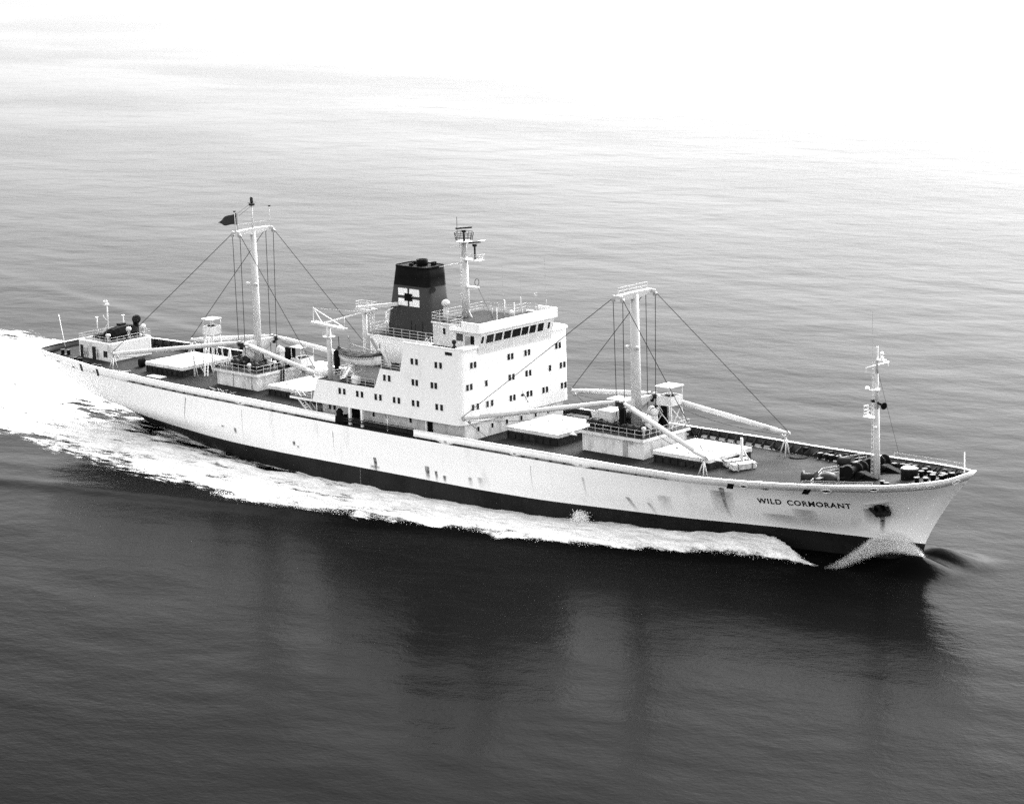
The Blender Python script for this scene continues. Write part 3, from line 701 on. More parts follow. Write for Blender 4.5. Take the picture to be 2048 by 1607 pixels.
# ---- derrick masts
def derrick_mast(x, zb, zt, zheel, d0, d1, yc, yd, polez=None):
    mb = MB(); mb.tube((x, 0, zb-.05), (x, 0, zt), d0/2, d1/2, 20)
    m = mb.obj('derrick_mast', MASTW, ship)
    mb = MB()   # crosstree: tapered box girder
    for s in (-1, 1):
        q = [(x-.35, 0, zt-.55), (x+.35, 0, zt-.55), (x+.35, 0, zt+.35), (x-.35, 0, zt+.35)]; e = [(x-.28, s*yc, zt-.1), (x+.28, s*yc, zt-.1), (x+.28, s*yc, zt+.3), (x-.28, s*yc, zt+.3)]
        fs = [(0, 1, 5, 4), (1, 2, 6, 5), (2, 3, 7, 6), (3, 0, 4, 7), (4, 5, 6, 7)]
        mb.add(q+e, fs if s < 0 else [f[::-1] for f in fs])
        mb.box(x-.75, x+.75, s*yc-.12, s*yc+.12, zt-.15, zt+.25)
        for dx in (-.7, .7): mb.lathe((x+dx, s*yc-.16, zt-.3), [(.26, 0), (.26, .32)], 10, 1, (0, 1, 0))
    mb.obj('crosstree', [MASTW, MIDG], m)
    mb = MB()   # heel bracket
    for s in (-1, 1):
        q = [(x-.3, s*.3, zheel-1.1), (x+.3, s*.3, zheel-1.1), (x+.3, s*.3, zheel+.1), (x-.3, s*.3, zheel+.1)]; e = [(x-.25, s*yd, zheel-.35), (x+.25, s*yd, zheel-.35), (x+.25, s*yd, zheel), (x-.25, s*yd, zheel)]
        fs = [(0, 1, 5, 4), (1, 2, 6, 5), (2, 3, 7, 6), (3, 0, 4, 7), (4, 5, 6, 7)]
        mb.add(q+e, fs if s < 0 else [f[::-1] for f in fs])
        mb.box(x-.6, x+.6, s*yd-.2, s*yd+.2, zheel-.45, zheel+.08, 1); mb.lathe((x, s*yd, zheel-.9), [(.2, 0), (.28, .3), (.22, .5)], 10, 1)
    pieces(mb, 'heel_bracket', [MASTW, DARK], m)
    mb = MB()
    for dx, dy in ((-.5, -.6), (.55, -.45)):
        zl = zb+(zt-zb)*.62; mb.lathe((x+dx, dy, zl), [(.15, 0), (.3, .25), (.32, .4)], 10, 0, (dx, dy, -.6)); mb.bar((x, 0, zl+.3), (x+dx, dy, zl), .08, .08)
    pieces(mb, 'floodlight', MASTW, m)
    if polez:
        mb = MB(); mb.tube((x, 0, zt+.3), (x, 0, polez-.8), .12, .09, 8); mb.box(x-.28, x+.28, -.28, .28, polez-1.2, polez-.9, 1); mb.lathe((x, 0, polez-.85), [(.22, 0), (.22, .7), (.1, .85)], 8, 1); mb.tube((x, -.7, polez-.8), (x, .7, polez-.8), .04, mat=1)
        for s in (-1, 1): mb.tube((x, s*yc, zt+.2), (x, s*(yc+.1), zt+3.0), .06, .045, 6); mb.box(x-.1, x+.1, s*(yc+.1)-.12, s*(yc+.1)+.12, zt+2.9, zt+3.1, 1)
        mb.tube((x, -2.4, zt+2.3), (x, 0, polez-1.2), .025, n=4, mat=1); railing(mb, [(x-.3, -yc+.4, zt+.3), (x-.3, yc-.4, zt+.3)], .75, 1.2, .025, (1.0,))
        mb.obj('topmast', [MASTW, DARK], m)
    else:
        mb = MB(); railing(mb, [(x-.3, -yc+.4, zt+.3), (x-.3, yc-.2, zt+.3)], .8, 1.2, .03, (1.0, .5)); mb.obj('railing', RAILW, m)
    return m
AX, FX = -47.5, 19.66
derrick_mast(AX, 10.65, 29.3, 14.27, 1.12, .78, 3.1, 3.02, 33.9)
derrick_mast(FX, 10.45, 26.9, 14.15, 1.36, 1.02, 3.05, 3.02)
def boom(p, q, rad=.3):
    """derrick boom from heel p to head q with swivel fittings and cargo runner"""
    p, q = Vector(p), Vector(q); t = (q-p).normalized(); mb = MB()
    L = (q-p).length
    mb.tube(p+t*.4, p+t*2.0, rad*.62, rad, 12); mb.tube(p+t*2.0, p+t*(L-2.2), rad, rad, 12); mb.tube(p+t*(L-2.2), q, rad, rad*.62, 12)
    b = mb.obj('derrick_boom', BOOMW, ship)
    mb = MB(); mb.box(p.x-.18, p.x+.18, p.y-.18, p.y+.18, p.z-.25, p.z+.25); mb.bar(p, p+t*.5, .14, .2)
    mb.lathe(q, [(.3, -.12), (.3, .12)], 10, 0, (0, 1, 0)); mb.lathe(q-t*.8+Vector((0, 0, -.5)), [(.22, -.1), (.22, .1)], 10, 0, (0, 1, 0))
    pieces(mb, 'tackle_block', MIDG, b)
    # slack runner hanging below the boom
    mb = MB(); a = q-t*.6+Vector((0, 0, -.35)); c = p+t*1.0+Vector((0, 0, -.5)); pts = [a.lerp(c, i/12)+Vector((0, 0, -1.5*.45*math.sin(math.pi*i/12)**1.0)) for i in range(13)]; mb.path(pts, .036, 4)
    mb.obj('cargo_runner', ROPE, b)
    return b
ends = {}
for key, p, q in (('aft_s_a', (AX-.4, -3.02, 14.3), (-70.48, -6.54, 10.85)), ('aft_p_a', (AX-.4, 3.02, 14.3), (-68.0, 5.9, 11.2)), ('aft_s_f', (AX+.4, -3.02, 14.3), (-28.1, -7.6, 13.0)), ('aft_p_f', (AX+.4, 3.02, 14.3), (-29.3, 5.2, 12.1)),
                  ('f_s_a', (FX-.4, -3.02, 14.2), (.95, -10.7, 11.2)), ('f_p_a', (FX-.4, 3.02, 14.2), (.95, 9.5, 11.3)), ('f_s_f', (FX+.4, -3.02, 14.2), (36.4, -7.6, 10.35)), ('f_p_f', (FX+.4, 3.02, 14.2), (37.0, 7.3, 10.7))):
    boom(p, q); ends[key] = q
# topping lifts and span wires: one object for each wire
def wire(p, q, rad=.045): mb = MB(); mb.tube(p, q, rad, rad, 5); return mb.obj('rigging_wire', ROPE, ship)
for X, zt, pre, zc in ((AX, 29.2, 'aft', 14.0), (FX, 26.8, 'f', 14.0)):
    for s, c in ((-1, 's'), (1, 'p')):
        for dx, e in ((-.75, 'a'), (.75, 'f')):
            q = Vector(ends[pre+'_'+c+'_'+e]); p = Vector((X+dx, s*3.1, zt)); wire(p, q+Vector((0, 0, .3)))
            wire((X+dx, s*3.05, zt), (X+dx*.8, s*2.9, 11.2))
        # slewing guys down to the deck
        for e in ('a', 'f'):
            q = Vector(ends[pre+'_'+c+'_'+e]); k = 5.0 if e == 'a' else -4.0; xd = q.x+k; wire(q, (xd, s*9.6, deck_z(xd)+.1), .034)
for X, z in ((AX, 13.2), (FX, 13.1)):
    for s in (-1, 1):
        wire((X+.5, s*3.0, z), (X+1.5, s*1.2, 10.9), .025); wire((X-.5, s*3.0, z), (X-2.5, s*1.4, 10.9), .025)

# ---- boom crutches
def crutch(x, y, zt, h=.9, aft=1):
    zb = deck_z(x, y); mb = MB(); t = Vector((x, y, zt))
    for dx, dy in ((-h, -.15), (h*.1, .55), (h*.3, -.5)): mb.tube((x+dx*aft, y+dy, zb), t, .075, .075, 6)
    mb.bar((x, y-.4, zt), (x, y+.4, zt), .15, .2)
    return mb.obj('boom_crutch', BOOMW, ship)
crutch(-70.4, -6.5, 10.55); crutch(36.0, -7.5, 10.1); crutch(36.7, 7.3, 10.4); crutch(-68, 5.9, 10.9)
mb = MB(); mb.tube((36.1, -.5, 7.9), (36.1, -.5, 11.5), .17, .16, 8); mb.tube((36.1, -.5, 10.4), (36.3, 1.1, 8.0), .09); mb.tube((36.1, -.5, 10.4), (35.0, .3, 8.0), .07); mb.obj('boom_crutch', BOOMW, ship)
mb = MB(); mb.tube((-57.5, -2.9, 8.5), (-57.6, -2.9, 11.8), .13, .1, 8); mb.tube((-57.2, -2.6, 8.5), (-57.6, -2.9, 11.6), .07); mb.tube((-57.1, -1.3, 8.5), (-57.6, -2.9, 11.5), .07); mb.obj('boom_crutch', BOOMW, ship)

# ---- mast houses
def cowl(parent, x, y, z, h=1.9, r_=.38, face=(-1, -.3)):
    mb = MB(); mb.tube((x, y, z), (x, y, z+h-.5), r_*.85, r_*.85, 12)
    fx_, fy_ = face; f = Vector((fx_, fy_, 0)).normalized(); pts = []
    prev = Vector((x, y, z+h-.5)); 
    for i in range(1, 5):
        a = R(90*i/4); c = Vector((x, y, z+h-.5))+f*(r_*.9*(1-math.cos(a)))+Vector((0, 0, r_*.9*math.sin(a))); mb.tube(prev, c, r_*(.85+.06*i), r_*(.9+.06*i), 12, caps=False); prev = c
    mb.tube(prev, prev+f*.12, r_*1.15, r_*1.3, 12, caps=False); mb.lathe(prev+f*.02, [(r_*1.05, 0), (r_*1.0, .02)], 12, 1, f)
    mb.lathe((x, y, z+h-.5), [(r_*.9, 0), (r_*1.05, .3), (r_*.8, .7), (.05, .85)], 12)
    return mb.obj('ventilator', [BOOMW, DARK], parent)
def mushroom(parent, x, y, z, h=1.2, r_=.25, mat=None):
    mb = MB(); mb.lathe((x, y, z), [(r_*.75, 0), (r_*.75, h*.7), (r_*1.3, h*.72), (r_*1.35, h*.85), (r_*.9, h*.97), (.03, h)], 12); return mb.obj('ventilator', mat or BOOMW, parent)
def winch(parent, x, y, z, s=1.0, rot=0.0, mat=None, name='winch'):
    mb = MB(); mb.box(-.9*s, .9*s, -.55*s, .55*s, 0, .18*s)
    for xx in (-.75, .75): mb.box((xx-.1)*s, (xx+.1)*s, -.45*s, .45*s, .15*s, 1.0*s)
    mb.lathe((-.62*s, 0, .65*s), [(.62*s, 0), (.62*s, .08*s), (.4*s, .1*s), (.44*s, .6*s), (.4*s, 1.12*s), (.62*s, 1.14*s), (.62*s, 1.22*s)], 14, 0, (1, 0, 0))
    mb.lathe((.85*s, 0, .65*s), [(.3*s, 0), (.2*s, .2*s), (.32*s, .5*s)], 10, 0, (1, 0, 0)); mb.lathe((-1.5*s, 0, .7*s), [(.34*s, 0), (.36*s, .6*s)], 10, 0, (1, 0, 0)); mb.box(-.3*s, .5*s, .45*s, 1.1*s, 0, .75*s)
    o = mb.obj(name, mat or DARK, parent); o.location = (x, y, z); o.rotation_euler = (0, 0, rot); return o
def control_cab(parent, x, y, zb, zf, legs=True, roofh=2.0, w=1.0, l=1.0):
    mb = MB()
    if legs:
        for sx in (-1, 1):
            for sy in (-1, 1): mb.tube((x+sx*l*1.25, y+sy*w*1.15, zb), (x+sx*l*.8, y+sy*w*.8, zf), .09, .09, 6)
            mb.tube((x+sx*l*1.2, y-w*1.1, zb+.3), (x+sx*l*.85, y+w*.85, zf-.2), .06, n=5); mb.tube((x+sx*l*1.2, y+w*1.1, zb+.3), (x+sx*l*.85, y-w*.85, zf-.2), .06, n=5)
        mb.tube((x+l, y-w, zb+.5), (x-l, y-w, zf-.4), .06, n=5)
    # open-topped box
    t = .08
    for (a, b, c, e) in ((-l, l, -w, -w+t), (-l, l, w-t, w), (-l, -l+t, -w+t, w-t), (l-t, l, -w+t, w-t)): mb.box(x+a, x+b, y+c, y+e, zf, zf+1.05)
    mb.box(x-l, x+l, y-w, y+w, zf-.1, zf)
    for sx in (-1, 1):
        for sy in (-1, 1): mb.tube((x+sx*(l-.06), y+sy*(w-.06), zf+1.0), (x+sx*(l-.06), y+sy*(w-.06), zf+roofh), .05, n=6)
    mb.box(x-l*1.12, x+l*1.12, y-w*1.12, y+w*1.12, zf+roofh, zf+roofh+.1)
    mb.box(x-.3, x+.3, y-.5, y+.3, zf, zf+1.2, 1)
    return mb.obj('control_cab', [BOOMW, DARK], parent)
def mast_house(x0, x1, w, zt, plat):
    zb = deck_z((x0+x1)/2, 0)-.6
    mb = MB(); mb.box(x0, x1, -w, w, zb, zt-.4)
    for s in (-1, 1):
        for xx in (x0+.03, x1-.03): mb.box(xx-.08, xx+.08, min(s*w, s*(w+.1)), max(s*w, s*(w+.1)), zb, zt-.42)
    h = mb.obj('mast_house', WHITE2, ship)
    mb = MB(); mb.box(x0-.3, x1+.4, -plat, plat, zt-.38, zt, 0, top=1); mb.obj('roof_platform', [WHITE2, DECK], h)
    mb = MB(); railing(mb, [(x0-.2, -plat+.1, zt), (x1+.3, -plat+.1, zt), (x1+.3, plat-.1, zt), (x0-.2, plat-.1, zt)], 1.0, 1.25, rails=(1.0, .5), closed=True); mb.obj('railing', RAILW, h)
    return h
fh = mast_house(14.55, 24.0, 4.0, 10.45, 4.52)
door(fh, 21.2, -4.0, 7.95, 'S', .75, 1.9, MIDG)
ah = mast_house(-51.4, -43.45, 4.0, 10.66, 4.52)
door(ah, -46.4, -4.0, 8.25, 'S', .7, 1.75, WHITE2)
mb = MB()
for x in (-48.3, -44.6): mb.tube((x, -4.1, 8.4), (x, -4.1, 10.2), .05); mb.tube((x, -4.1, 8.5), (x+.3, -4.15, 8.3), .05)
mb.box(21.9, 22.4, -4.12, -4.0, 9.55, 9.95)
pieces(mb, 'pipe', MIDG, ah)
for (x, y, s, ro) in ((15.6, -2.6, 1.0, 0), (17.8, -2.4, .9, .1), (20.6, -2.2, .85, 0), (22.4, -2.9, 1.05, 0), (17.2, 2.4, 1.1, 0), (19.8, 2.9, 1.0, 0), (16.4, 0.4, .9, 1.57)): winch(fh, x, y, 10.46, s, ro)
for (x, y, s, ro) in ((-50.2, -.6, 1.0, 0), (-49.0, -2.2, .95, 0), (-46.0, -1.4, .95, 0), (-44.9, -2.4, .9, 0), (-49.3, 1.8, 1.1, 0), (-46.3, 1.9, 1.0, 0), (-45.0, 3.2, .9, 0)): winch(ah, x, y, 10.67, s, ro)
cowl(fh, 22.3, -1.0, 10.45, 1.8, .48, (-1, -.4)); cowl(fh, 21.9, .7, 10.45, 2.3, .5, (-1, .2))
mushroom(fh, 23.6, -3.4, 10.45, 1.3, .22); mushroom(fh, 24.0, -.9, 10.45, 1.1, .2)
for (x, y) in ((20.9, 2.2), (21.5, 3.0), (18.6, 1.0), (18.5, -1.2)):
    mb = MB(); mb.lathe((x, y, 10.45), [(.42, 0), (.45, .3), (.45, 2.3), (.35, 2.6), (.1, 2.7)], 12); mb.obj('electric_motor', BLACK, fh)
mb = MB(); mb.prism(rounded(14.5, 16.9, -1.2, 1.2, .25, 4), 10.45, 12.35); mb.add([(14.5, -1.1, 12.3), (14.5, 1.1, 12.3), (13.2, 1.0, 11.9), (13.2, -1.0, 11.9), (14.5, -1.1, 10.7), (14.5, 1.1, 10.7), (13.6, 1.0, 10.9), (13.6, -1.0, 10.9)], [(0, 3, 2, 1), (3, 7, 6, 2), (0, 4, 7, 3), (1, 2, 6, 5)])
mb.obj('ventilator', BOOMW, fh)
control_cab(fh, 22.7, 2.7, 10.45, 13.45, True, 2.15, 1.15, 1.1)
control_cab(fh, 14.3, 3.4, 10.45, 10.6, False, 2.3, 1.1, 1.1)
cowl(ah, -46.0, .6, 10.66, 1.6, .4, (-1, -.2)); mushroom(ah, -45.3, -3.8, 10.66, 1.2, .22); mushroom(ah, -43.6, -.7, 10.66, 1.3, .22); cowl(ah, -44.4, 1.5, 10.66, 2.4, .45, (-1, 0))
for (x, y) in ((-44.3, 2.4), (-43.9, 3.0)):
    mb = MB(); mb.lathe((x, y, 10.66), [(.4, 0), (.43, .3), (.43, 2.2), (.33, 2.5), (.1, 2.6)], 12); mb.obj('electric_motor', BLACK, ah)
mb = MB(); mb.box(-51.2, -49.6, .4, 2.2, 10.66, 12.9, 0); mb.box(-51.5, -49.2, .1, 2.5, 12.9, 13.0); mb.obj('ventilator', BOOMW, ah)
control_cab(ah, -42.6, 3.6, 10.66, 10.8, False, 2.5, 1.2, 1.0)
mb = MB(); mb.box(-43.0, -40.4, 4.4, 7.2, 7.9, 10.7); mb.obj('deck_store', WHITE2, ship)
tw = control_cab(ship, -57.0, .2, 8.5, 14.2, True, 2.0, .95, .85)
mb = MB(); mb.bar((-56.6, -1.9, 8.5), (-57.3, -.6, 14.2), .12, .12); mb.bar((-56.3, -1.6, 8.5), (-56.9, -.4, 14.2), .12, .12)
for i in range(16):
    t = i/16; mb.tube(Vector((-56.6, -1.9, 8.5)).lerp(Vector((-57.3, -.6, 14.2)), t), Vector((-56.3, -1.6, 8.5)).lerp(Vector((-56.9, -.4, 14.2)), t), .03, n=4)
mb.obj('tower_ladder', WHITE, ship)
mb = MB()
for dx, dy in ((-.8, -.5), (.8, -.5), (0, .9), (.3, -.9)): mb.tube((-54.2+dx, .8+dy, 8.5), (-54.2, .8, 12.2), .07)
mb.obj('boom_crutch', BOOMW, ship)

# ---- poop house
mb = MB(); mb.prism(rounded(-81.4, -74.2, -3.83, 3.83, .35, 3), 8.2, 11.45, 0, 1); poop = mb.obj('poop_house', [WHITE2, DECK], ship)
mb = MB(); mb.prism(rounded(-81.42, -74.18, -3.85, 3.85, .35, 3), 11.25, 11.47); mb.prism(rounded(-81.2, -74.4, -3.63, 3.63, .3, 3), 11.3, 11.49, 1); mb.obj('roof', [WHITE, DARK], poop)
mb = MB(); railing(mb, [(-81.3, -3.7, 11.47), (-74.3, -3.7, 11.47), (-74.3, 3.7, 11.47), (-81.3, 3.7, 11.47)], .75, 1.2, rails=(1., .5), closed=True); mb.obj('railing', RAILW, poop)
for x, h, w in ((-80.6, 1.95, .6), (-77.9, 1.95, .75)): door(poop, x, -3.83, 8.75, 'S', w, h, DARK)
door(poop, -75.4, -3.83, 9.4, 'S', .8, .9, DARK)
mb = MB()
for x in (-79.9, -79.4, -77.1): mb.lathe((x, -3.95, 9.6), [(.3, 0), (.3, .12)], 10, 0, (0, 1, 0)); mb.box(x-.06, x+.06, -3.95, -3.83, 9.0, 10.4)
pieces(mb, 'fire_hose_reel', MIDG, poop)
for x, y, h, rr in ((-75.4, -3.2, 1.25, .28), (-75.0, .3, 1.8, .29), (-74.9, 2.9, 1.8, .29)): mushroom(poop, x, y, 11.45, h, rr)
mb = MB(); N = 16
prof = [(-80.6, .35), (-79.0, .7), (-78.2, .9), (-77.6, 1.6), (-76.8, 1.9), (-76.0, 1.75), (-75.6, .9)]
for i, (x, h) in enumerate(prof):
    for k in range(9):
        a = math.pi*k/8; mb.v.append((x, .4-2.9*math.cos(a)*(.7+.3*(h/1.9)), 11.45+h*math.sin(a)**.5))
for i in range(len(prof)-1):
    for k in range(8): a = i*9+k; mb.face((a, a+1, a+10, a+9), 0, False)
mb.face(list(range(9))[::-1]); mb.face([len(prof)*9-9+k for k in range(9)])
mb.box(-77.4, -76.6, .1, 1.2, 13.2, 13.5); mb.obj('tarpaulin_mound', BLACK, poop)
cowl(poop, -76.9, 3.3, 11.45, 2.4, .5, (1, -.6)).data.materials[0] = BLACK
mb = MB(); mb.tube((-81.0, 1.5, 11.45), (-81.0, 1.5, 16.3), .13, .09, 8); mb.box(-81.3, -80.9, 1.1, 1.9, 15.6, 15.8); mb.lathe((-81.2, 1.2, 15.8), [(.15, 0), (.15, .5)], 8); mb.bar((-81.0, 1.5, 13.2), (-80.0, .8, 11.5), .07, .07); mb.bar((-81.0, 1.5, 12.9), (-81.0, .2, 11.5), .07, .07); mb.tube((-81.0, 1.5, 13), (-81.3, .9, 14.2), .05)
for x, y in ((-81.1, -.4), (-79.2, 2.9)): mb.tube((x, y, 11.45), (x, y, 14.1), .1, .08, 8); mb.box(x-.2, x+.2, y-.2, y+.2, 14.05, 14.15)
mb.tube((-79.2, 2.9, 12.9), (-74.4, 3.7, 12.4), .03, n=5)
pieces(mb, 'stern_light_mast', BOOMW, poop)
mb = MB(); mb.tube((-87.3, -1.5, 9.3), (-87.9, -1.9, 14.1), .055, .035, 6); mb.obj('ensign_staff', WHITE, ship)

# ---- signal mast on the forecastle
mb = MB(); sx = 55.0
mb.tube((sx, 0, 8.6), (sx, 0, 17.2), .38, .28, 14); mb.tube((sx, 0, 17.2), (sx, 0, 21.2), .25, .19, 12); mb.tube((sx, 0, 21.2), (sx+.05, 0, 24.3), .16, .12, 10)
sm = mb.obj('signal_mast', MASTW, ship)
mb = MB(); mb.tube((sx, -2.2, 22.2), (sx, 2.3, 22.2), .07, n=6); mb.box(sx+.1, sx+1.1, -.3, .3, 22.8, 22.88)
mb.box(sx-1.6, sx, -.45, .45, 16.1, 16.2); railing(mb, [(sx-1.5, .4, 16.2), (sx-1.5, -.4, 16.2), (sx-.4, -.4, 16.2)], 1.2, .8, .03)
for s in (-2.1, 2.2): mb.tube((sx, s, 22.2), (sx, s, 21.7), .03, n=4)
pieces(mb, 'crossyard', WHITE, sm)
mb = MB(); mb.tube((sx+.2, -.1, 17.9), (sx+.9, -.35, 17.8), .12, .16, 10); mb.tube((sx+.9, -.35, 17.8), (sx+1.35, -.55, 17.75), .16, .42, 12, caps=False); mb.lathe((sx+1.25, -.5, 17.76), [(.36, 0), (.36, .03)], 12, 0, (1, -.45, -.1)); mb.box(sx-.7, sx-.2, -.2, .2, 17.9, 18.2)
mb.obj('fog_horn', BLACK, sm)
mb = MB()
for z, dx in ((22.9, .75), (23.4, .75)): mb.lathe((sx+dx, -.1, z), [(.12, 0), (.22, .1), (.22, .25), (.1, .4)], 8)
mb.lathe((sx-.9, -.6, 19.3), [(.2, 0), (.28, .2), (.2, .4)], 8); mb.lathe((sx+.4, -.5, 19.2), [(.15, 0), (.3, .25), (.3, .4)], 8); mb.bar((sx-.9, -.6, 19.4), (sx+.4, -.5, 19.4), .08, .08); mb.lathe((sx+.1, -.45, 15.0), [(.1, 0), (.22, .2), (.1, .3)], 8)
pieces(mb, 'navigation_light', WHITE, sm)
mb = MB()
for s in (-1, 1): mb.tube((sx-.7, s*.18, 9), (sx-.5, s*.18, 22.5), .028, n=5)
for z in np.arange(9.2, 22.4, .5): mb.tube((sx-.68+.2*(z-9)/13.5, -.18, z), (sx-.68+.2*(z-9)/13.5, .18, z), .02, n=4)
mb.obj('ladder', RAILW, sm)
mb = MB(); mb.tube((sx-.55, 0, 22.5), (sx-.6, 0, 28.3), .03, .015, 5); pieces(mb, 'whip_antenna', MIDG, sm)
wire((sx+.3, -.3, 21.8), (sx+4, -.5, 10.4), .018); wire((sx, 0, 21), (-8.2+.4, 0, 31), .012) if False else None

# ---- forecastle: windlasses, drums, bollards, chocks
def windlass(x, y, sgn):
    z = deck_z(x, y)-.02; mb = MB()
    mb.box(x-1.6, x+1.2, y-1.7, y+1.7, z, z+.3); mb.lathe((x-.6, y-1.6, z+1.05), [(.75, 0), (.75, .15), (.45, .2), (.5, 1.0), (.45, 1.7), (.8, 1.75), (.8, 1.95), (.5, 2.0), (.5, 2.8), (.75, 2.85), (.75, 3.1)], 16, 0, (0, 1, 0))
    for yy in (-1.2, .2, 1.4): mb.box(x-1.1, x-.1, y+yy-.12, y+yy+.12, z, z+1.3)
    mb.lathe((x+.5, y-1.2, z+.7), [(.4, 0), (.4, 1.0)], 12, 0, (0, 1, 0)); mb.box(x-2.3, x-1.2, y-.8, y+.8, z, z+1.3)
    mb.add([(x+.4, y-.5, z+1.0), (x+.4, y+.5, z+1.0), (x+3.4, y+.35, z+.15), (x+3.4, y-.35, z+.15), (x+.4, y-.5, z), (x+.4, y+.5, z), (x+3.4, y+.35, z), (x+3.4, y-.35, z)], [(0, 3, 2, 1), (0, 4, 7, 3), (1, 2, 6, 5), (3, 7, 6, 2), (0, 1, 5, 4)])
    return mb.obj('windlass', BLACK, ship)
windlass(52.8, -.2, 1); windlass(52.6, 4.5, -1)
def rope_drum(x, y):
    z = deck_z(x, y)-.02; mb = MB(); mb.box(x-.9, x+1.2, y-.7, y+.7, z, z+.25); mb.lathe((x-.9, y, z+.85), [(.85, 0), (.85, .12), (.55, .14), (.6, 1.5), (.85, 1.52), (.85, 1.64)], 16, 0, (1, .35, 0)); mb.box(x+.8, x+1.4, y-.1, y+.9, z, z+1.0)
    return mb.obj('mooring_drum', DARK, ship)
rope_drum(49.2, -5.0); rope_drum(47.6, 4.2)
bollard = MB(); bollard.box(-.85, .85, -.35, .35, 0, .1)
for xx in (-.5, .5): bollard.lathe((xx, 0, .08), [(.26, 0), (.26, .6), (.34, .62), (.34, .72)], 12)
b0 = None
for (x, y, a) in ((61.4, -.6, .4), (62.3, 1.2, .3), (61.5, 2.6, .5), (63.0, 2.4, 1.2), (59.4, 3.2, .3), (57.6, 4.8, .4), (53.3, 6.7, .25), (55.3, 6.4, .3), (58.4, -3.4, -.5), (43.5, 7.8, .1), (45.0, -8.0, 0), (41.5, 8.3, 0), (-78.0, -6.8, .2), (-72.4, -8.0, .1), (-83.5, -4.5, .3), (-79.0, 6.8, -.2)):
    loc = (x, y, deck_z(x, y)-.02)
    if b0 is None: b0 = bollard.obj('bollard', DARK, ship); b0.location = loc; b0.rotation_euler = (0, 0, a)
    else: copy_to(b0, loc, ship, rot=(0, 0, a))
mb = MB(); z = deck_z(58.4, 1.4); mb.lathe((58.4, 1.4, z-.05), [(.95, 0), (.95, 1.2), (1.02, 1.22), (1.02, 1.36), (.9, 1.42)], 20, 0); mb.lathe((58.4, 1.4, z+1.37), [(.9, 0), (.85, .06)], 20, 1); mb.obj('store_hatch', [DARK, MIDG], ship)
mb = MB(); z = deck_z(50.3, -2.9); mb.lathe((50.3, -2.9, z), [(1.1, 0), (1.1, .5), (.8, 1.0), (.2, 1.2)], 14); mb.obj('companion_hood', DARK, ship)
mb = MB(); z = deck_z(50, 0)
railing(mb, [(50.6, -6.6, z-.15), (48.3, -1.3, z), (49.0, 1.0, z)], 1.05, 1.5); railing(mb, [(46.8, 5.0, z), (47.6, 8.4, z-.1)], 1.05, 1.3)
P = [(float(x), -float(WL['top'][0](x))+.12, float(rail_z(x))+.05) for x in np.linspace(50.8, 59.0, 6)]; railing(mb, P, .42, 1.6, rails=(1.0, .5)); 
P = [(float(x), float(WL['top'][0](x))-.12, float(rail_z(x))+.05) for x in np.linspace(51.5, 64.0, 8)]; railing(mb, P, .55, 1.6, rails=(1.0,))
mb.obj('railing', RAILW, ship)
mb = MB(); mb.tube((66.7, 0, 10.0), (66.7, 0, 13.7), .09, .06, 8); mb.obj('jackstaff', WHITE, ship)
mb = MB()
for i in range(9):
    x = 53.5+i*1.45; y = float(WL['top'][0](x))-.5; z = deck_z(x, y)
    if i % 2: mb.lathe((x, y-.5, z), [(.2, 0), (.16, .5), (.3, .6), (.3, .8), (.12, .9)], 9)
    else: mb.bar((x, y-.9, z+.05), (x+.4, y-.1, z+1.0), .1, .14)
pieces(mb, 'fairlead_roller', DARK, ship)
mb = MB()
for x in (42.0, 44.5, 38.0, 46.0): mb.box(x-.25, x+.25, float(WL['top'][0](x))-1.2, float(WL['top'][0](x))-.6, deck_z(x, 8)-.05, deck_z(x, 8)+.9)
mb.tube((47.2, 7.4, 8.3), (46.0, 3.2, 8.1), .07); mb.lathe((38.3, 7.6, deck_z(38, 7.6)-.02), [(1.1, 0), (1.1, .12), (.9, .2), (.5, .12)], 16)
pieces(mb, 'rope_coil', BLACK, ship)

# ---- openings, lettering and anchor on the hull sides
def on_hull(x, z, sgn=-1, off=.0):
    p, nrm = hull_at(x, z, sgn)
    if p is None: return None, None
    if nrm.y*sgn < 0: nrm = -nrm
    return p+nrm*off, nrm
def side_y(X, z):
    fx, fy_ = station(X); return float(fy_(z)), float(fx(z))
def plate(mb, X, z, w, h, off=.02, sgn=-1, mat=0, lean=0.0):
    """thin curved plate that follows the hull or bulwark surface, w along the side, h upwards"""
    n = 4; vs = []
    for k in range(n+1):
        for i in range(n+1):
            zz = z+h*(k/n-.5); xx = X+w*(i/n-.5)+lean*(zz-z); y, xr = side_y(xx, zz); vs.append((xr, sgn*(y+off), zz))
    o = len(mb.v); mb.v += vs
    vs2 = [(x, sgn*(abs(y)-.1), zz) for x, y, zz in vs]; o2 = len(mb.v); mb.v += vs2
    for k in range(n):
        for i in range(n):
            a = k*(n+1)+i; f = (o+a, o+a+1, o+a+n+2, o+a+n+1); mb.face(f if sgn < 0 else f[::-1], mat)
    def edge(ids):
        for a, b in zip(ids[:-1], ids[1:]): mb.face((o+a, o+b, o2+b, o2+a), mat)
    edge([i for i in range(n+1)]); edge([n*(n+1)+i for i in range(n+1)]); edge([k*(n+1) for k in range(n+1)]); edge([k*(n+1)+n for k in range(n+1)])
def ring_on(mb, X, z, a, b, t, sgn=-1, mat=0):
    N = 16; pts = []
    for i in range(N):
        w = 2*math.pi*i/N; xx = X+a*math.cos(w); zz = z+b*math.sin(w); y, xr = side_y(xx, zz); pts.append(Vector((xr, sgn*(y+.02), zz)))
    for i in range(N): mb.tube(pts[i], pts[(i+1) % N], t, t, 5, mat)
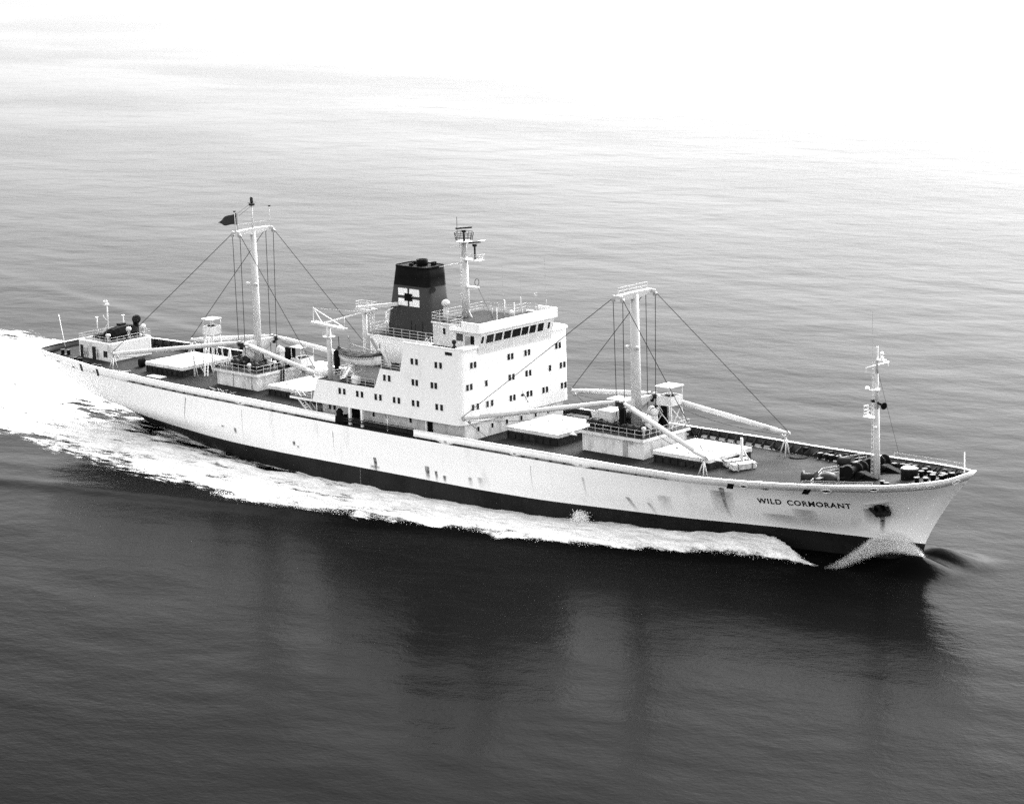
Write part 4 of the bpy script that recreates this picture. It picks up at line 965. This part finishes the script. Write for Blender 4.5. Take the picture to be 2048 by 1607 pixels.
for (X, z) in ((41.8, 8.05), (51.6, 8.35)):
    mb = MB(); plate(mb, X, z, .85, .85, .015, lean=.3); mb.obj('freeing_port', BLACK, hull)
for (X, z, a, b) in ((43.6, 8.25, .5, .26), (54.0, 8.75, .6, .3), (59.4, 9.55, .5, .24)):
    mb = MB(); plate(mb, X, z, a*1.5, b*1.4, .012, mat=1); ring_on(mb, X, z, a, b, .09); mb.obj('mooring_hawse', [WHITE, DARK], hull)
mb = MB()
for X in (63.6, 64.4, 65.1): plate(mb, X, float(rail_z(X))-.62, .55, .14, .02, mat=1); ring_on(mb, X, float(rail_z(X))-.62, .38, .13, .05)
pieces(mb, 'panama_chock', [WHITE, DARK], hull)
mb = MB(); ring_on(mb, 67.2, 10.6, .25, .3, .09); mb.obj('bow_chock', WHITE, hull)
for X, z, w, h in ((-84.8, 9.25, .9, .16), (-80.8, 9.0, .9, .16), (-76.5, 8.75, .9, .16), (-74.2, 9.0, .6, 1.0), (-70.0, 8.85, .6, 1.0), (-70.9, 8.9, .25, .25)):
    mb = MB(); plate(mb, X, z, w, h, .012); mb.obj('freeing_port', DARK, hull)
for X in (-39.5, -2.0, 9.5, 20):
    mb = MB(); plate(mb, X, float(rail_z(X))-.78, .4, .26, .014); mb.obj('fairlead_opening', MIDG, hull)
# ship's name
def lettering(txt, xa, za, xb, zb, size, sgn):
    cu = bpy.data.curves.new('t', 'FONT'); cu.body = txt; cu.size = 1.0; cu.space_character = 1.18; cu.space_word = 1.6; cu.offset = .034; cu.resolution_u = 4
    ob = bpy.data.objects.new('t', cu); COL.objects.link(ob); bpy.context.view_layer.update()
    me = bpy.data.meshes.new_from_object(ob.evaluated_get(bpy.context.evaluated_depsgraph_get())); bpy.data.objects.remove(ob); bpy.data.curves.remove(cu)
    import bmesh
    bm = bmesh.new(); bm.from_mesh(me)
    bmesh.ops.triangulate(bm, faces=bm.faces[:]); bmesh.ops.subdivide_edges(bm, edges=[e for e in bm.edges if e.calc_length() > .25], cuts=1)
    xs = [v.co.x for v in bm.verts]; x0, x1 = min(xs), max(xs); ys = [v.co.y for v in bm.verts]; y1 = max(ys)
    for v in bm.verts:
        t = (v.co.x-x0)/(x1-x0); t = t if sgn < 0 else 1-t
        x = xa+(xb-xa)*t; z = za+(zb-za)*t+size*v.co.y/y1
        x += .28*(z-za-(zb-za)*t)       # letters lean with the flared side
        p, nrm = on_hull(x, z, sgn, .018)
        v.co = p if p is not None else Vector((x, sgn*5, z))
    bm.normal_update(); bm.to_mesh(me); bm.free(); me.materials.clear(); me.materials.append(LETTER)
    return link('name_lettering', me, hull)
lettering('WILD CORMORANT', 43.25, 5.98, 54.45, 6.38, .72, -1); lettering('WILD CORMORANT', 43.25, 5.98, 54.45, 6.38, .72, 1)
# draught marks amidships
mb = MB()
for k in range(13): y, _ = side_y(-17.6, .15+k*.19); mb.box(-17.63, -17.57, -y-.02, -y+.05, .1+k*.19, .18+k*.19)
pieces(mb, 'draught_mark', MIDG, hull)
# anchor housed in its pocket
for sgn in (-1, 1):
    p, nrm = on_hull(57.9, 6.75, sgn, .0); t = Vector((1, 0, 0)); t = (t-nrm*t.dot(nrm)).normalized(); up = nrm.cross(t); up = up if up.z > 0 else -up
    mb = MB(); N = 14
    ring = [p+nrm*.12+t*(1.0*math.cos(2*math.pi*i/N))+up*(.95*math.sin(2*math.pi*i/N)) for i in range(N)]; o = len(mb.v); mb.v += [tuple(v) for v in ring]; mb.face(range(N) if sgn < 0 else list(range(N))[::-1], 1)
    for i in range(N): mb.tube(ring[i], ring[(i+1) % N], .1, .1, 6, 0)
    mb.bar(p+up*.95-t*1.5+nrm*.2, p+up*1.2+t*1.3+nrm*.2, .5, .08, 0)
    pk = mb.obj('anchor_pocket', [MIDG, BLACK], hull)
    mb = MB(); c = p+nrm*.35
    mb.bar(c+up*.9, c-up*.5, .3, .3); mb.bar(c-up*.55-t*.9, c-up*.55+t*.9, .5, .5, 0, tuple(nrm))
    for s in (-1, 1): mb.bar(c-up*.5+t*s*.75, c+up*.55+t*s*1.05+nrm*.12, .3, .26, 0, tuple(nrm)); mb.bar(c+up*.5+t*s*1.03+nrm*.12, c+up*.75+t*s*.95+nrm*.1, .45, .12, 0, tuple(nrm))
    mb.lathe(c+up*.9, [(.2, -.2), (.2, .2)], 8, 0, tuple(t)); mb.obj('anchor', DARK, hull)
# ---- loose things on deck
def timber_bundle(x, y, z, ang, label):
    root = link('timber_bundle', None); root.location = (x, y, z); root.rotation_euler = (0, 0, ang)
    tag(root, label, 'timber', 'bundles of sawn boards on the foredeck')
    pl = MB(); pl.box(-1.5, 1.5, -.11, .11, 0, .1); first = None
    for k in range(6):
        for i in range(5):
            loc = (random.uniform(-.08, .08), -.48+i*.24, .15+k*.115); ro = (0, 0, random.uniform(-.02, .02))
            if first is None: first = pl.obj('plank', WOOD, root); first.location = loc
            else: copy_to(first, loc, root, ro)
    for xx in (-.9, .9):
        mb = MB()
        for a, b in (((xx, -.64, .1), (xx, -.64, .88)), ((xx, -.64, .88), (xx, .64, .88)), ((xx, .64, .88), (xx, .64, .1))): mb.bar(a, b, .08, .04)
        mb.obj('lashing', DARK, root)
        mb = MB(); mb.box(xx-.08, xx+.08, -.62, .62, 0, .14); mb.obj('bearer', WOOD, root)
timber_bundle(37.0, -1.45, deck_z(37, -1.2)-.03, 1.15, 'strapped bundle of pale boards on the foredeck, the one further forward')
timber_bundle(35.2, -.4, deck_z(35.2, 0)-.03, 1.15, 'strapped bundle of pale boards lying closer against the forward hatch')
def heap(name, x, y, lx, ly, n, label, cat, mat=WOOD):
    mb = MB()
    for i in range(n):
        a = random.uniform(-.9, .9); L = random.uniform(.4, 1.1); px, py = x+random.gauss(0, lx), y+random.gauss(0, ly); z = deck_z(px, py)+random.uniform(.02, .35)
        mb.bar((px-L*math.cos(a), py-L*math.sin(a), z), (px+L*math.cos(a), py+L*math.sin(a), z+random.uniform(-.1, .25)), random.uniform(.06, .16), random.uniform(.05, .1))
    return tag(mb.obj(name, mat, None), label, cat)
heap('dunnage_heap', -67.6, -8.3, 1.6, .45, 60, 'heap of pale loose dunnage by the starboard rail near the stern', 'dunnage', WHITE2)
heap('dunnage_heap', -2.2, -9.3, 1.3, .4, 34, 'scatter of loose pale boards on deck below the front of the accommodation', 'dunnage', WHITE2)
heap('dunnage_heap', -46.5, -7.4, 1.2, .3, 10, 'few flat boards on deck beside the aft mast house', 'dunnage', MIDG)
mb = MB(); z = deck_z(-61.6, -6.4)
for k in range(5): mb.box(-63.0, -60.2, -6.95+k*.26, -6.72+k*.26, z, z+.14+.02*(k % 2))
tag(mb.obj('board_stack', WHITE2, None), 'low stack of pale boards on deck beside the aftmost hatch', 'boards')
mb = MB()
for a in np.linspace(0, 6.28*3, 40): pass
rr = 1.0; z = deck_z(-69, 0)
for k in range(5): mb.lathe((-68.6, -3.3+k*.2, z+.5), [(.5+.1*(k % 2), -.15), (.7, 0), (.5, .15)], 12, 0, (.4, 1, 0))
tag(mb.obj('hawser_reel', BLACK, None), 'dark reel of mooring rope on deck just aft of the aftmost hatch', 'rope reel')
mb = MB(); mb.lathe((-76.2, -7.0, deck_z(-76.2, -7)), [(.9, 0), (.9, .35), (.5, .5)], 12); tag(mb.obj('rope_heap', BLACK, None), 'dark coil of rope on the poop deck beside the white poop house', 'rope')
# flag streaming aft from the aft mast
mb = MB(); NX, NZ = 14, 6; fx0, fy0, fz0 = AX-.1, -2.75, 30.55
for i in range(NX+1):
    t = i/NX
    for k in range(NZ+1):
        h = (1.55*(1-t)**.7+.18)*(k/NZ-.5)
        mb.v.append((fx0-3.3*t, fy0-.5*t+.25*math.sin(t*9)*t, fz0+.7+h-.75*t+.1*math.sin(t*8+k*.6)))
for i in range(NX):
    for k in range(NZ): a = i*(NZ+1)+k; mb.face((a, a+NZ+1, a+NZ+2, a+1), 0, True)
fl = mb.obj('flag', CLOTH, None); tag(fl, 'dark flag streaming aft from a halyard beneath the aft mast crosstree', 'flag')
sd = fl.modifiers.new('thick', 'SOLIDIFY'); sd.thickness = .02
wire((AX, -2.72, 29.5), (AX, -2.72, 31.9), .02); wire((AX, -2.72, 31.9), (AX, -.2, 33.0), .02)

# ------------------------------------------------------------------ sea
def vnoise(x, y, seed=0):
    """smooth value noise on arrays"""
    xi = np.floor(x).astype(np.int64); yi = np.floor(y).astype(np.int64); fx = x-xi; fy = y-yi
    fx = fx*fx*(3-2*fx); fy = fy*fy*(3-2*fy)
    def hsh(a, b):
        n = (a*374761393+b*668265263+seed*362437) & 0x7fffffff; n = ((n ^ (n >> 13))*1274126177) & 0x7fffffff; return ((n ^ (n >> 16)) & 0xffff)/65535.0
    return (hsh(xi, yi)*(1-fx)+hsh(xi+1, yi)*fx)*(1-fy)+(hsh(xi, yi+1)*(1-fx)+hsh(xi+1, yi+1)*fx)*fy
def fbm(x, y, oct=4, seed=0):
    s = 0; a = .5; t = 0
    for o in range(oct): s = s+a*vnoise(x*2**o, y*2**o, seed+o); t += a; a *= .55
    return s/t
def sea_h(x, y):
    h = 1.7*np.exp(-((x-62.0)/3.9)**2-((np.abs(y)-2.4)/2.7)**2)
    # divergent bow wave: crest line running out and aft from the stem
    for k, (off, amp, wd) in enumerate(((0, .55, 2.2), (16, .28, 3.0), (34, .2, 3.5))):
        s = (58-off-x)/math.cos(.33); crest = 7.5*(1-np.exp(-np.clip(s, 0, None)/9))*(.9 if k == 0 else 1.0)+np.clip(s, 0, None)*.24
        fade = np.clip(s/8, 0, 1)*np.exp(-np.clip(s, 0, None)/150)
        h = h+amp*fade*np.exp(-((np.abs(y)-crest)/wd)**2)
    far = np.exp(-(np.hypot(x+10, y)/260)**2)
    h = h+far*.10*(fbm(x/16, y/9, 2, 5)-.5)*2
    return h
def spaced(lo, hi, step, far, g):
    a = list(np.arange(lo, hi+.01, step)); s = step
    while a[-1] < far: s *= g; a.append(a[-1]+s)
    s = step
    while a[0] > -far: s *= g; a.insert(0, a[0]-s)
    return np.array(a)
gx = spaced(-210, 100, 1.0, 26000, 1.16); gy = spaced(-90, 95, 1.0, 26000, 1.16)
GX, GY = np.meshgrid(gx, gy, indexing='ij'); GZ = sea_h(GX, GY)
nx_, ny_ = GX.shape; V = np.stack([GX, GY, GZ], -1).reshape(-1, 3)
idx = np.arange(nx_*ny_).reshape(nx_, ny_); F = np.stack([idx[:-1, :-1], idx[1:, :-1], idx[1:, 1:], idx[:-1, 1:]], -1).reshape(-1, 4)
def np_mesh(name, V, F):
    me = bpy.data.meshes.new(name); me.vertices.add(len(V)); me.vertices.foreach_set('co', np.asarray(V, np.float32).ravel())
    k = F.shape[1]; me.loops.add(F.size); me.loops.foreach_set('vertex_index', F.astype(np.int32).ravel()); me.polygons.add(len(F)); me.polygons.foreach_set('loop_start', np.arange(0, F.size, k, dtype=np.int32)); me.polygons.foreach_set('use_smooth', np.ones(len(F), bool)); me.update(calc_edges=True); me.validate(); return me
def sea_material():
    m, nt, b = newmat('sea_water'); L = nt.links
    b.inputs['Base Color'].default_value = (.002, .002, .002, 1); b.inputs['IOR'].default_value = 1.0195; b.inputs['Specular IOR Level'].default_value = .5
    g = nd(nt, 'ShaderNodeNewGeometry')
    def nz(scale, sx, sy, det, rot=0.0, rough=.55):
        mp = nd(nt, 'ShaderNodeMapping'); mp.inputs['Scale'].default_value = (sx, sy, 1); mp.inputs['Rotation'].default_value = (0, 0, rot); L.new(g.outputs['Position'], mp.inputs[0])
        t = nd(nt, 'ShaderNodeTexNoise', Scale=scale, Detail=det, Roughness=rough); L.new(mp.outputs[0], t.inputs['Vector']); return t.outputs[0]
    slick = nz(.006, 1, 2.2, 4.0, R(-35))
    sl = nd(nt, 'ShaderNodeMapRange', interpolation_type='SMOOTHSTEP'); L.new(slick, sl.inputs[0]); sl.inputs[1].default_value = .38; sl.inputs[2].default_value = .64; sl.inputs[3].default_value = .75; sl.inputs[4].default_value = 1.15
    swell = nz(.055, 1, 1.6, 2.0, R(-48)); mid = nz(.42, 1, 1.5, 4.0, R(-42)); fine = nz(1.5, 1, 1.4, 4.0, R(-50), .62)
    hgt = math_(nt, 'MULTIPLY_ADD', math_(nt, 'MULTIPLY', mid, sl.outputs[0]), .05, math_(nt, 'MULTIPLY', swell, .25))
    hgt = math_(nt, 'MULTIPLY_ADD', math_(nt, 'MULTIPLY', fine, sl.outputs[0]), .026, hgt)
    bp = nd(nt, 'ShaderNodeBump', Strength=1.0, Distance=1.0); L.new(hgt, bp.inputs['Height']); L.new(bp.outputs[0], b.inputs['Normal'])
    rg = math_(nt, 'MULTIPLY', sl.outputs[0], .13); L.new(rg, b.inputs['Roughness'])
    return m
SEA = sea_material(); sea = link('sea', np_mesh('sea', V, F)); sea.data.materials.append(SEA); tag(sea, kind='structure')

# ------------------------------------------------------------------ wake foam lying on the water
OUT = np.array([(57, -7.2), (50.3, -8.2), (46, -9.4), (41.5, -10.7), (33, -14), (24, -17), (14.8, -19.4), (6.9, -20.3), (.5, -21.8), (-10, -24), (-22, -25.9), (-32, -25.2), (-44, -23.6), (-56, -21.8), (-68, -20.4), (-84, -17), (-110, -16), (-170, -18)])[::-1]
PORT = np.array([(57, 7.2), (50, 8.2), (41, 10.7), (24, 17), (0, 22), (-22, 26), (-60, 28), (-100, 31), (-135, 33.5), (-170, 37)])[::-1]
def foam_mask(x, y):
    yo = np.where(y < 0, -np.interp(x, OUT[:, 0], OUT[:, 1]), np.interp(x, PORT[:, 0], PORT[:, 1]))
    wob = (fbm(x/5, y/5, 4, 3)-.5)*3.4*np.clip((52-x)/40, .15, 1)+(fbm(x/1.6, y/1.6, 3, 9)-.5)*1.6*np.clip((52-x)/30, .1, 1)
    s = (yo+wob-np.abs(y))/np.interp(x, [-80, -20, 10, 45, 57], [5.0, 3.2, 1.6, .7, .35])
    m = np.clip(s, -1, 1)
    # strip of darker streaked water along the hull aft of amidships and under the counter
    yb = np.interp(x, [-100, -91, -77, -65, -50, -39, -30, -22], [1.0, -1.2, -4.2, -7.2, -10.8, -12.0, -12.0, -11.0])
    top = np.interp(x, [-100, -80, -70, -60], [9, 7, 4, 3])
    g = np.clip((y-yb)/2.2+.35+(fbm(x/8, y/1.2, 3, 21)-.5)*1.6, 0, 1)*(y < top)*np.clip((x+99)/8, 0, 1)*np.clip((-23-x)/9, 0, 1)
    m = m-g*(.6+1.5*(fbm(x/6+3, y/.9, 3, 77)-.42))
    # thin places in the wash
    thin = np.clip((fbm(x/9+7, y/1.8, 4, 31)-.56)*7, 0, 1)*np.clip((20-x)/30, 0, 1); m = m-.6*thin
    inner = np.interp(x, [39, 42, 44, 46, 48, 50, 52, 54], [0, 2.5, 4.2, 5.2, 6.2, 7.1, 7.7, 8.2]); m = np.minimum(m, np.where(x > 38, (np.abs(y)-inner)/.9, 1))
    start = np.clip((54.5-x)/3.0, -1, 1); return np.minimum(m, start)
def foam_mesh():
    st_ = .5; xs = np.arange(-165, 57.01, st_); ys = np.arange(-31, 40.01, st_)
    X, Y = np.meshgrid(xs, ys, indexing='ij'); Mk = foam_mask(X, Y)
    hy = np.interp(X, [-73, -70, -65, -50, -40, -30, -20, 0, 10, 24, 34, 48.7, 55, 61], [-1, .5, 1.6, 6.3, 8.5, 9.8, 10.2, 10.0, 9.2, 6.6, 4.6, 1.4, .4, -.5])
    rel = .55*(fbm(X/2.2, Y/1.8, 4, 41)-.35)+.9*np.clip(fbm(X/6, Y/4, 3, 51)-.5, 0, 1)
    yo = np.where(Y < 0, -np.interp(X, OUT[:, 0], OUT[:, 1]), np.interp(X, PORT[:, 0], PORT[:, 1]))
    # breaking crest near the bow, thrown up between hull and outer edge
    f = np.clip((np.abs(Y)-hy)/np.maximum(yo-hy, .5), 0, 1); amp = np.interp(X, [8, 20, 34, 41, 45, 48, 50, 52], [.1, .35, .8, 1.5, 1.6, 1.1, .4, 0.])
    rel = rel*np.interp(X, [20, 45, 52, 57], [1, .9, .4, .1])+amp*np.sin(np.pi*f**.75)*(.75+.5*fbm(X/1.5, Y/1.5, 3, 61))
    Z = sea_h(X, Y)+.03+np.maximum(rel, 0)*np.clip(Mk*1.6, 0, 1)
    keep = (Mk > -.85) & (np.abs(Y) > hy)
    n1, n2 = X.shape; idx = np.arange(n1*n2).reshape(n1, n2); q = keep[:-1, :-1] & keep[1:, :-1] & keep[1:, 1:] & keep[:-1, 1:]
    F = np.stack([idx[:-1, :-1], idx[1:, :-1], idx[1:, 1:], idx[:-1, 1:]], -1)[q]
    used = np.unique(F); remap = np.zeros(n1*n2, np.int64); remap[used] = np.arange(len(used)); V = np.stack([X, Y, Z], -1).reshape(-1, 3)[used]
    me = np_mesh('wake_foam', V, remap[F]); at = me.attributes.new('foam', 'FLOAT', 'POINT'); at.data.foreach_set('value', Mk.reshape(-1)[used].astype(np.float32)); return me
def foam_material():
    m, nt, b = newmat('foam'); L = nt.links; b.inputs['Roughness'].default_value = .9; b.inputs['Specular IOR Level'].default_value = .2
    g = nd(nt, 'ShaderNodeNewGeometry'); mp = nd(nt, 'ShaderNodeMapping'); mp.inputs['Scale'].default_value = (.22, 1, 1); mp.inputs['Rotation'].default_value = (0, 0, R(7)); L.new(g.outputs['Position'], mp.inputs[0])
    n1 = nd(nt, 'ShaderNodeTexNoise', Scale=1.1, Detail=8.0, Roughness=.68); L.new(mp.outputs[0], n1.inputs['Vector'])
    n2 = nd(nt, 'ShaderNodeTexNoise', Scale=3.2, Detail=6.0, Roughness=.7); L.new(g.outputs['Position'], n2.inputs['Vector'])
    a = nd(nt, 'ShaderNodeAttribute', attribute_name='foam')
    k = math_(nt, 'MULTIPLY_ADD', math_(nt, 'SUBTRACT', n1.outputs[0], .5), 2.6, a.outputs['Fac'])
    k = math_(nt, 'MULTIPLY_ADD', math_(nt, 'SUBTRACT', n2.outputs[0], .5), .9, k)
    mr = nd(nt, 'ShaderNodeMapRange', interpolation_type='SMOOTHSTEP'); L.new(k, mr.inputs[0]); mr.inputs[1].default_value = -.02; mr.inputs[2].default_value = .62
    fc = nd(nt, 'ShaderNodeMapRange'); L.new(math_(nt, 'MULTIPLY_ADD', n2.outputs[0], .5, math_(nt, 'MULTIPLY', n1.outputs[0], .7)), fc.inputs[0]); fc.inputs[1].default_value = .42; fc.inputs[2].default_value = .72; fc.inputs[3].default_value = .32; fc.inputs[4].default_value = .85
    fcc = nd(nt, 'ShaderNodeCombineColor')
    for i in range(3): L.new(fc.outputs[0], fcc.inputs[i])
    L.new(fcc.outputs[0], b.inputs['Base Color'])
    L.new(mr.outputs[0], b.inputs['Alpha'])
    bp = nd(nt, 'ShaderNodeBump', Strength=.6, Distance=.25); L.new(n2.outputs[0], bp.inputs['Height']); L.new(bp.outputs[0], b.inputs['Normal'])
    return m
FOAM = foam_material(); foam = link('wake_foam', foam_mesh()); foam.data.materials.append(FOAM)
tag(foam, 'white churned foam spreading along the ship side and astern', 'foam', kind='stuff')
# spray thrown up at the stem, and a smaller splash further aft: droplets
def droplets(name, pts, sizes, label):
    o = np.array([(1, 0, 0), (-1, 0, 0), (0, 1, 0), (0, -1, 0), (0, 0, 1), (0, 0, -1)], float); fs = np.array([(0, 2, 4), (2, 1, 4), (1, 3, 4), (3, 0, 4), (2, 0, 5), (1, 2, 5), (3, 1, 5), (0, 3, 5)])
    V = (pts[:, None, :]+o[None]*sizes[:, None, None]).reshape(-1, 3); F = (fs[None]+np.arange(len(pts))[:, None, None]*6).reshape(-1, 3)
    ob = link(name, np_mesh(name, V, F)); ob.data.materials.append(SPRAY); return tag(ob, label, 'spray', kind='stuff')
SPRAY = paint('spray_white', .9, .8)
def bow_spray(n=70000):
    out = []; sz = []
    for s, nn in ((-1, n), (1, n//3)):
        a = rng.random(nn)**.8; b0 = .5*np.sin(np.pi*np.clip(a*1.1-.15, 0, 1))**.8; b = b0+(1-b0)*rng.random(nn)**.8
        # base line on the water (outer) to top line close to the plating
        bx_ = 53.4+8.2*a; by = -7.6*(1-a)**.8-.4; bz = sea_h(bx_, by)
        tx = 55.2+6.4*a; tz = .6+3.4*np.sin(np.pi*np.clip(a*.9+.06, 0, 1))**.6*(1-.25*a)
        hyb = np.interp(tx, [48.7, 53.4, 58, 61, 62], [3.0, 2.2, 1.3, .55, .3])+.15
        x = bx_+(tx-bx_)*b; y = by+(-hyb-by)*b; z = bz+(tz-bz)*b**1.25+rng.normal(0, .12, nn)
        x += rng.normal(0, .22, nn); y -= np.abs(rng.normal(0, .22, nn)); keep = (z > .05) & ((s < 0) | (x < 58.5))
        P_ = np.stack([x, y*-s if s > 0 else y, z], -1)[keep]; out.append(P_); sz.append(.007+.016*rng.random(keep.sum())**2.5)
    return np.concatenate(out), np.concatenate(sz)
p_, s_ = bow_spray(); droplets('bow_spray', p_, s_, 'fine white spray thrown up round the stem at the waterline')
def splash(cx, cy, n, h, w):
    a = rng.random(n); P_ = np.stack([cx+rng.normal(0, w, n)*(1-.5*a), cy+rng.normal(0, w*.4, n), h*a**1.5*np.exp(-rng.random(n)*.5)], -1); return P_, .02+.06*rng.random(n)**2
p_, s_ = splash(18.4, -9.2, 3500, 2.0, .9); droplets('side_splash', p_, s_, 'small white splash leaping beside the hull below the forward mast house')
# crest droplets all along the breaking edge
n = 9000; xx = rng.uniform(-30, 50, n); t = rng.random(n); yo = -np.interp(xx, OUT[:, 0], OUT[:, 1]); yy = -(yo-1.6*t+rng.normal(0, .35, n)); zz = .1+np.abs(rng.normal(0, .28, n))*np.interp(xx, [-30, 20, 45, 50], [.8, 1, 1.6, .6])+np.interp(xx, [20, 42, 47, 50], [.2, .7, .6, .2])*t
droplets('crest_spray', np.stack([xx, yy, zz], -1), .02+.05*rng.random(n)**2, 'white flecks of spray along the breaking edge of the wash')
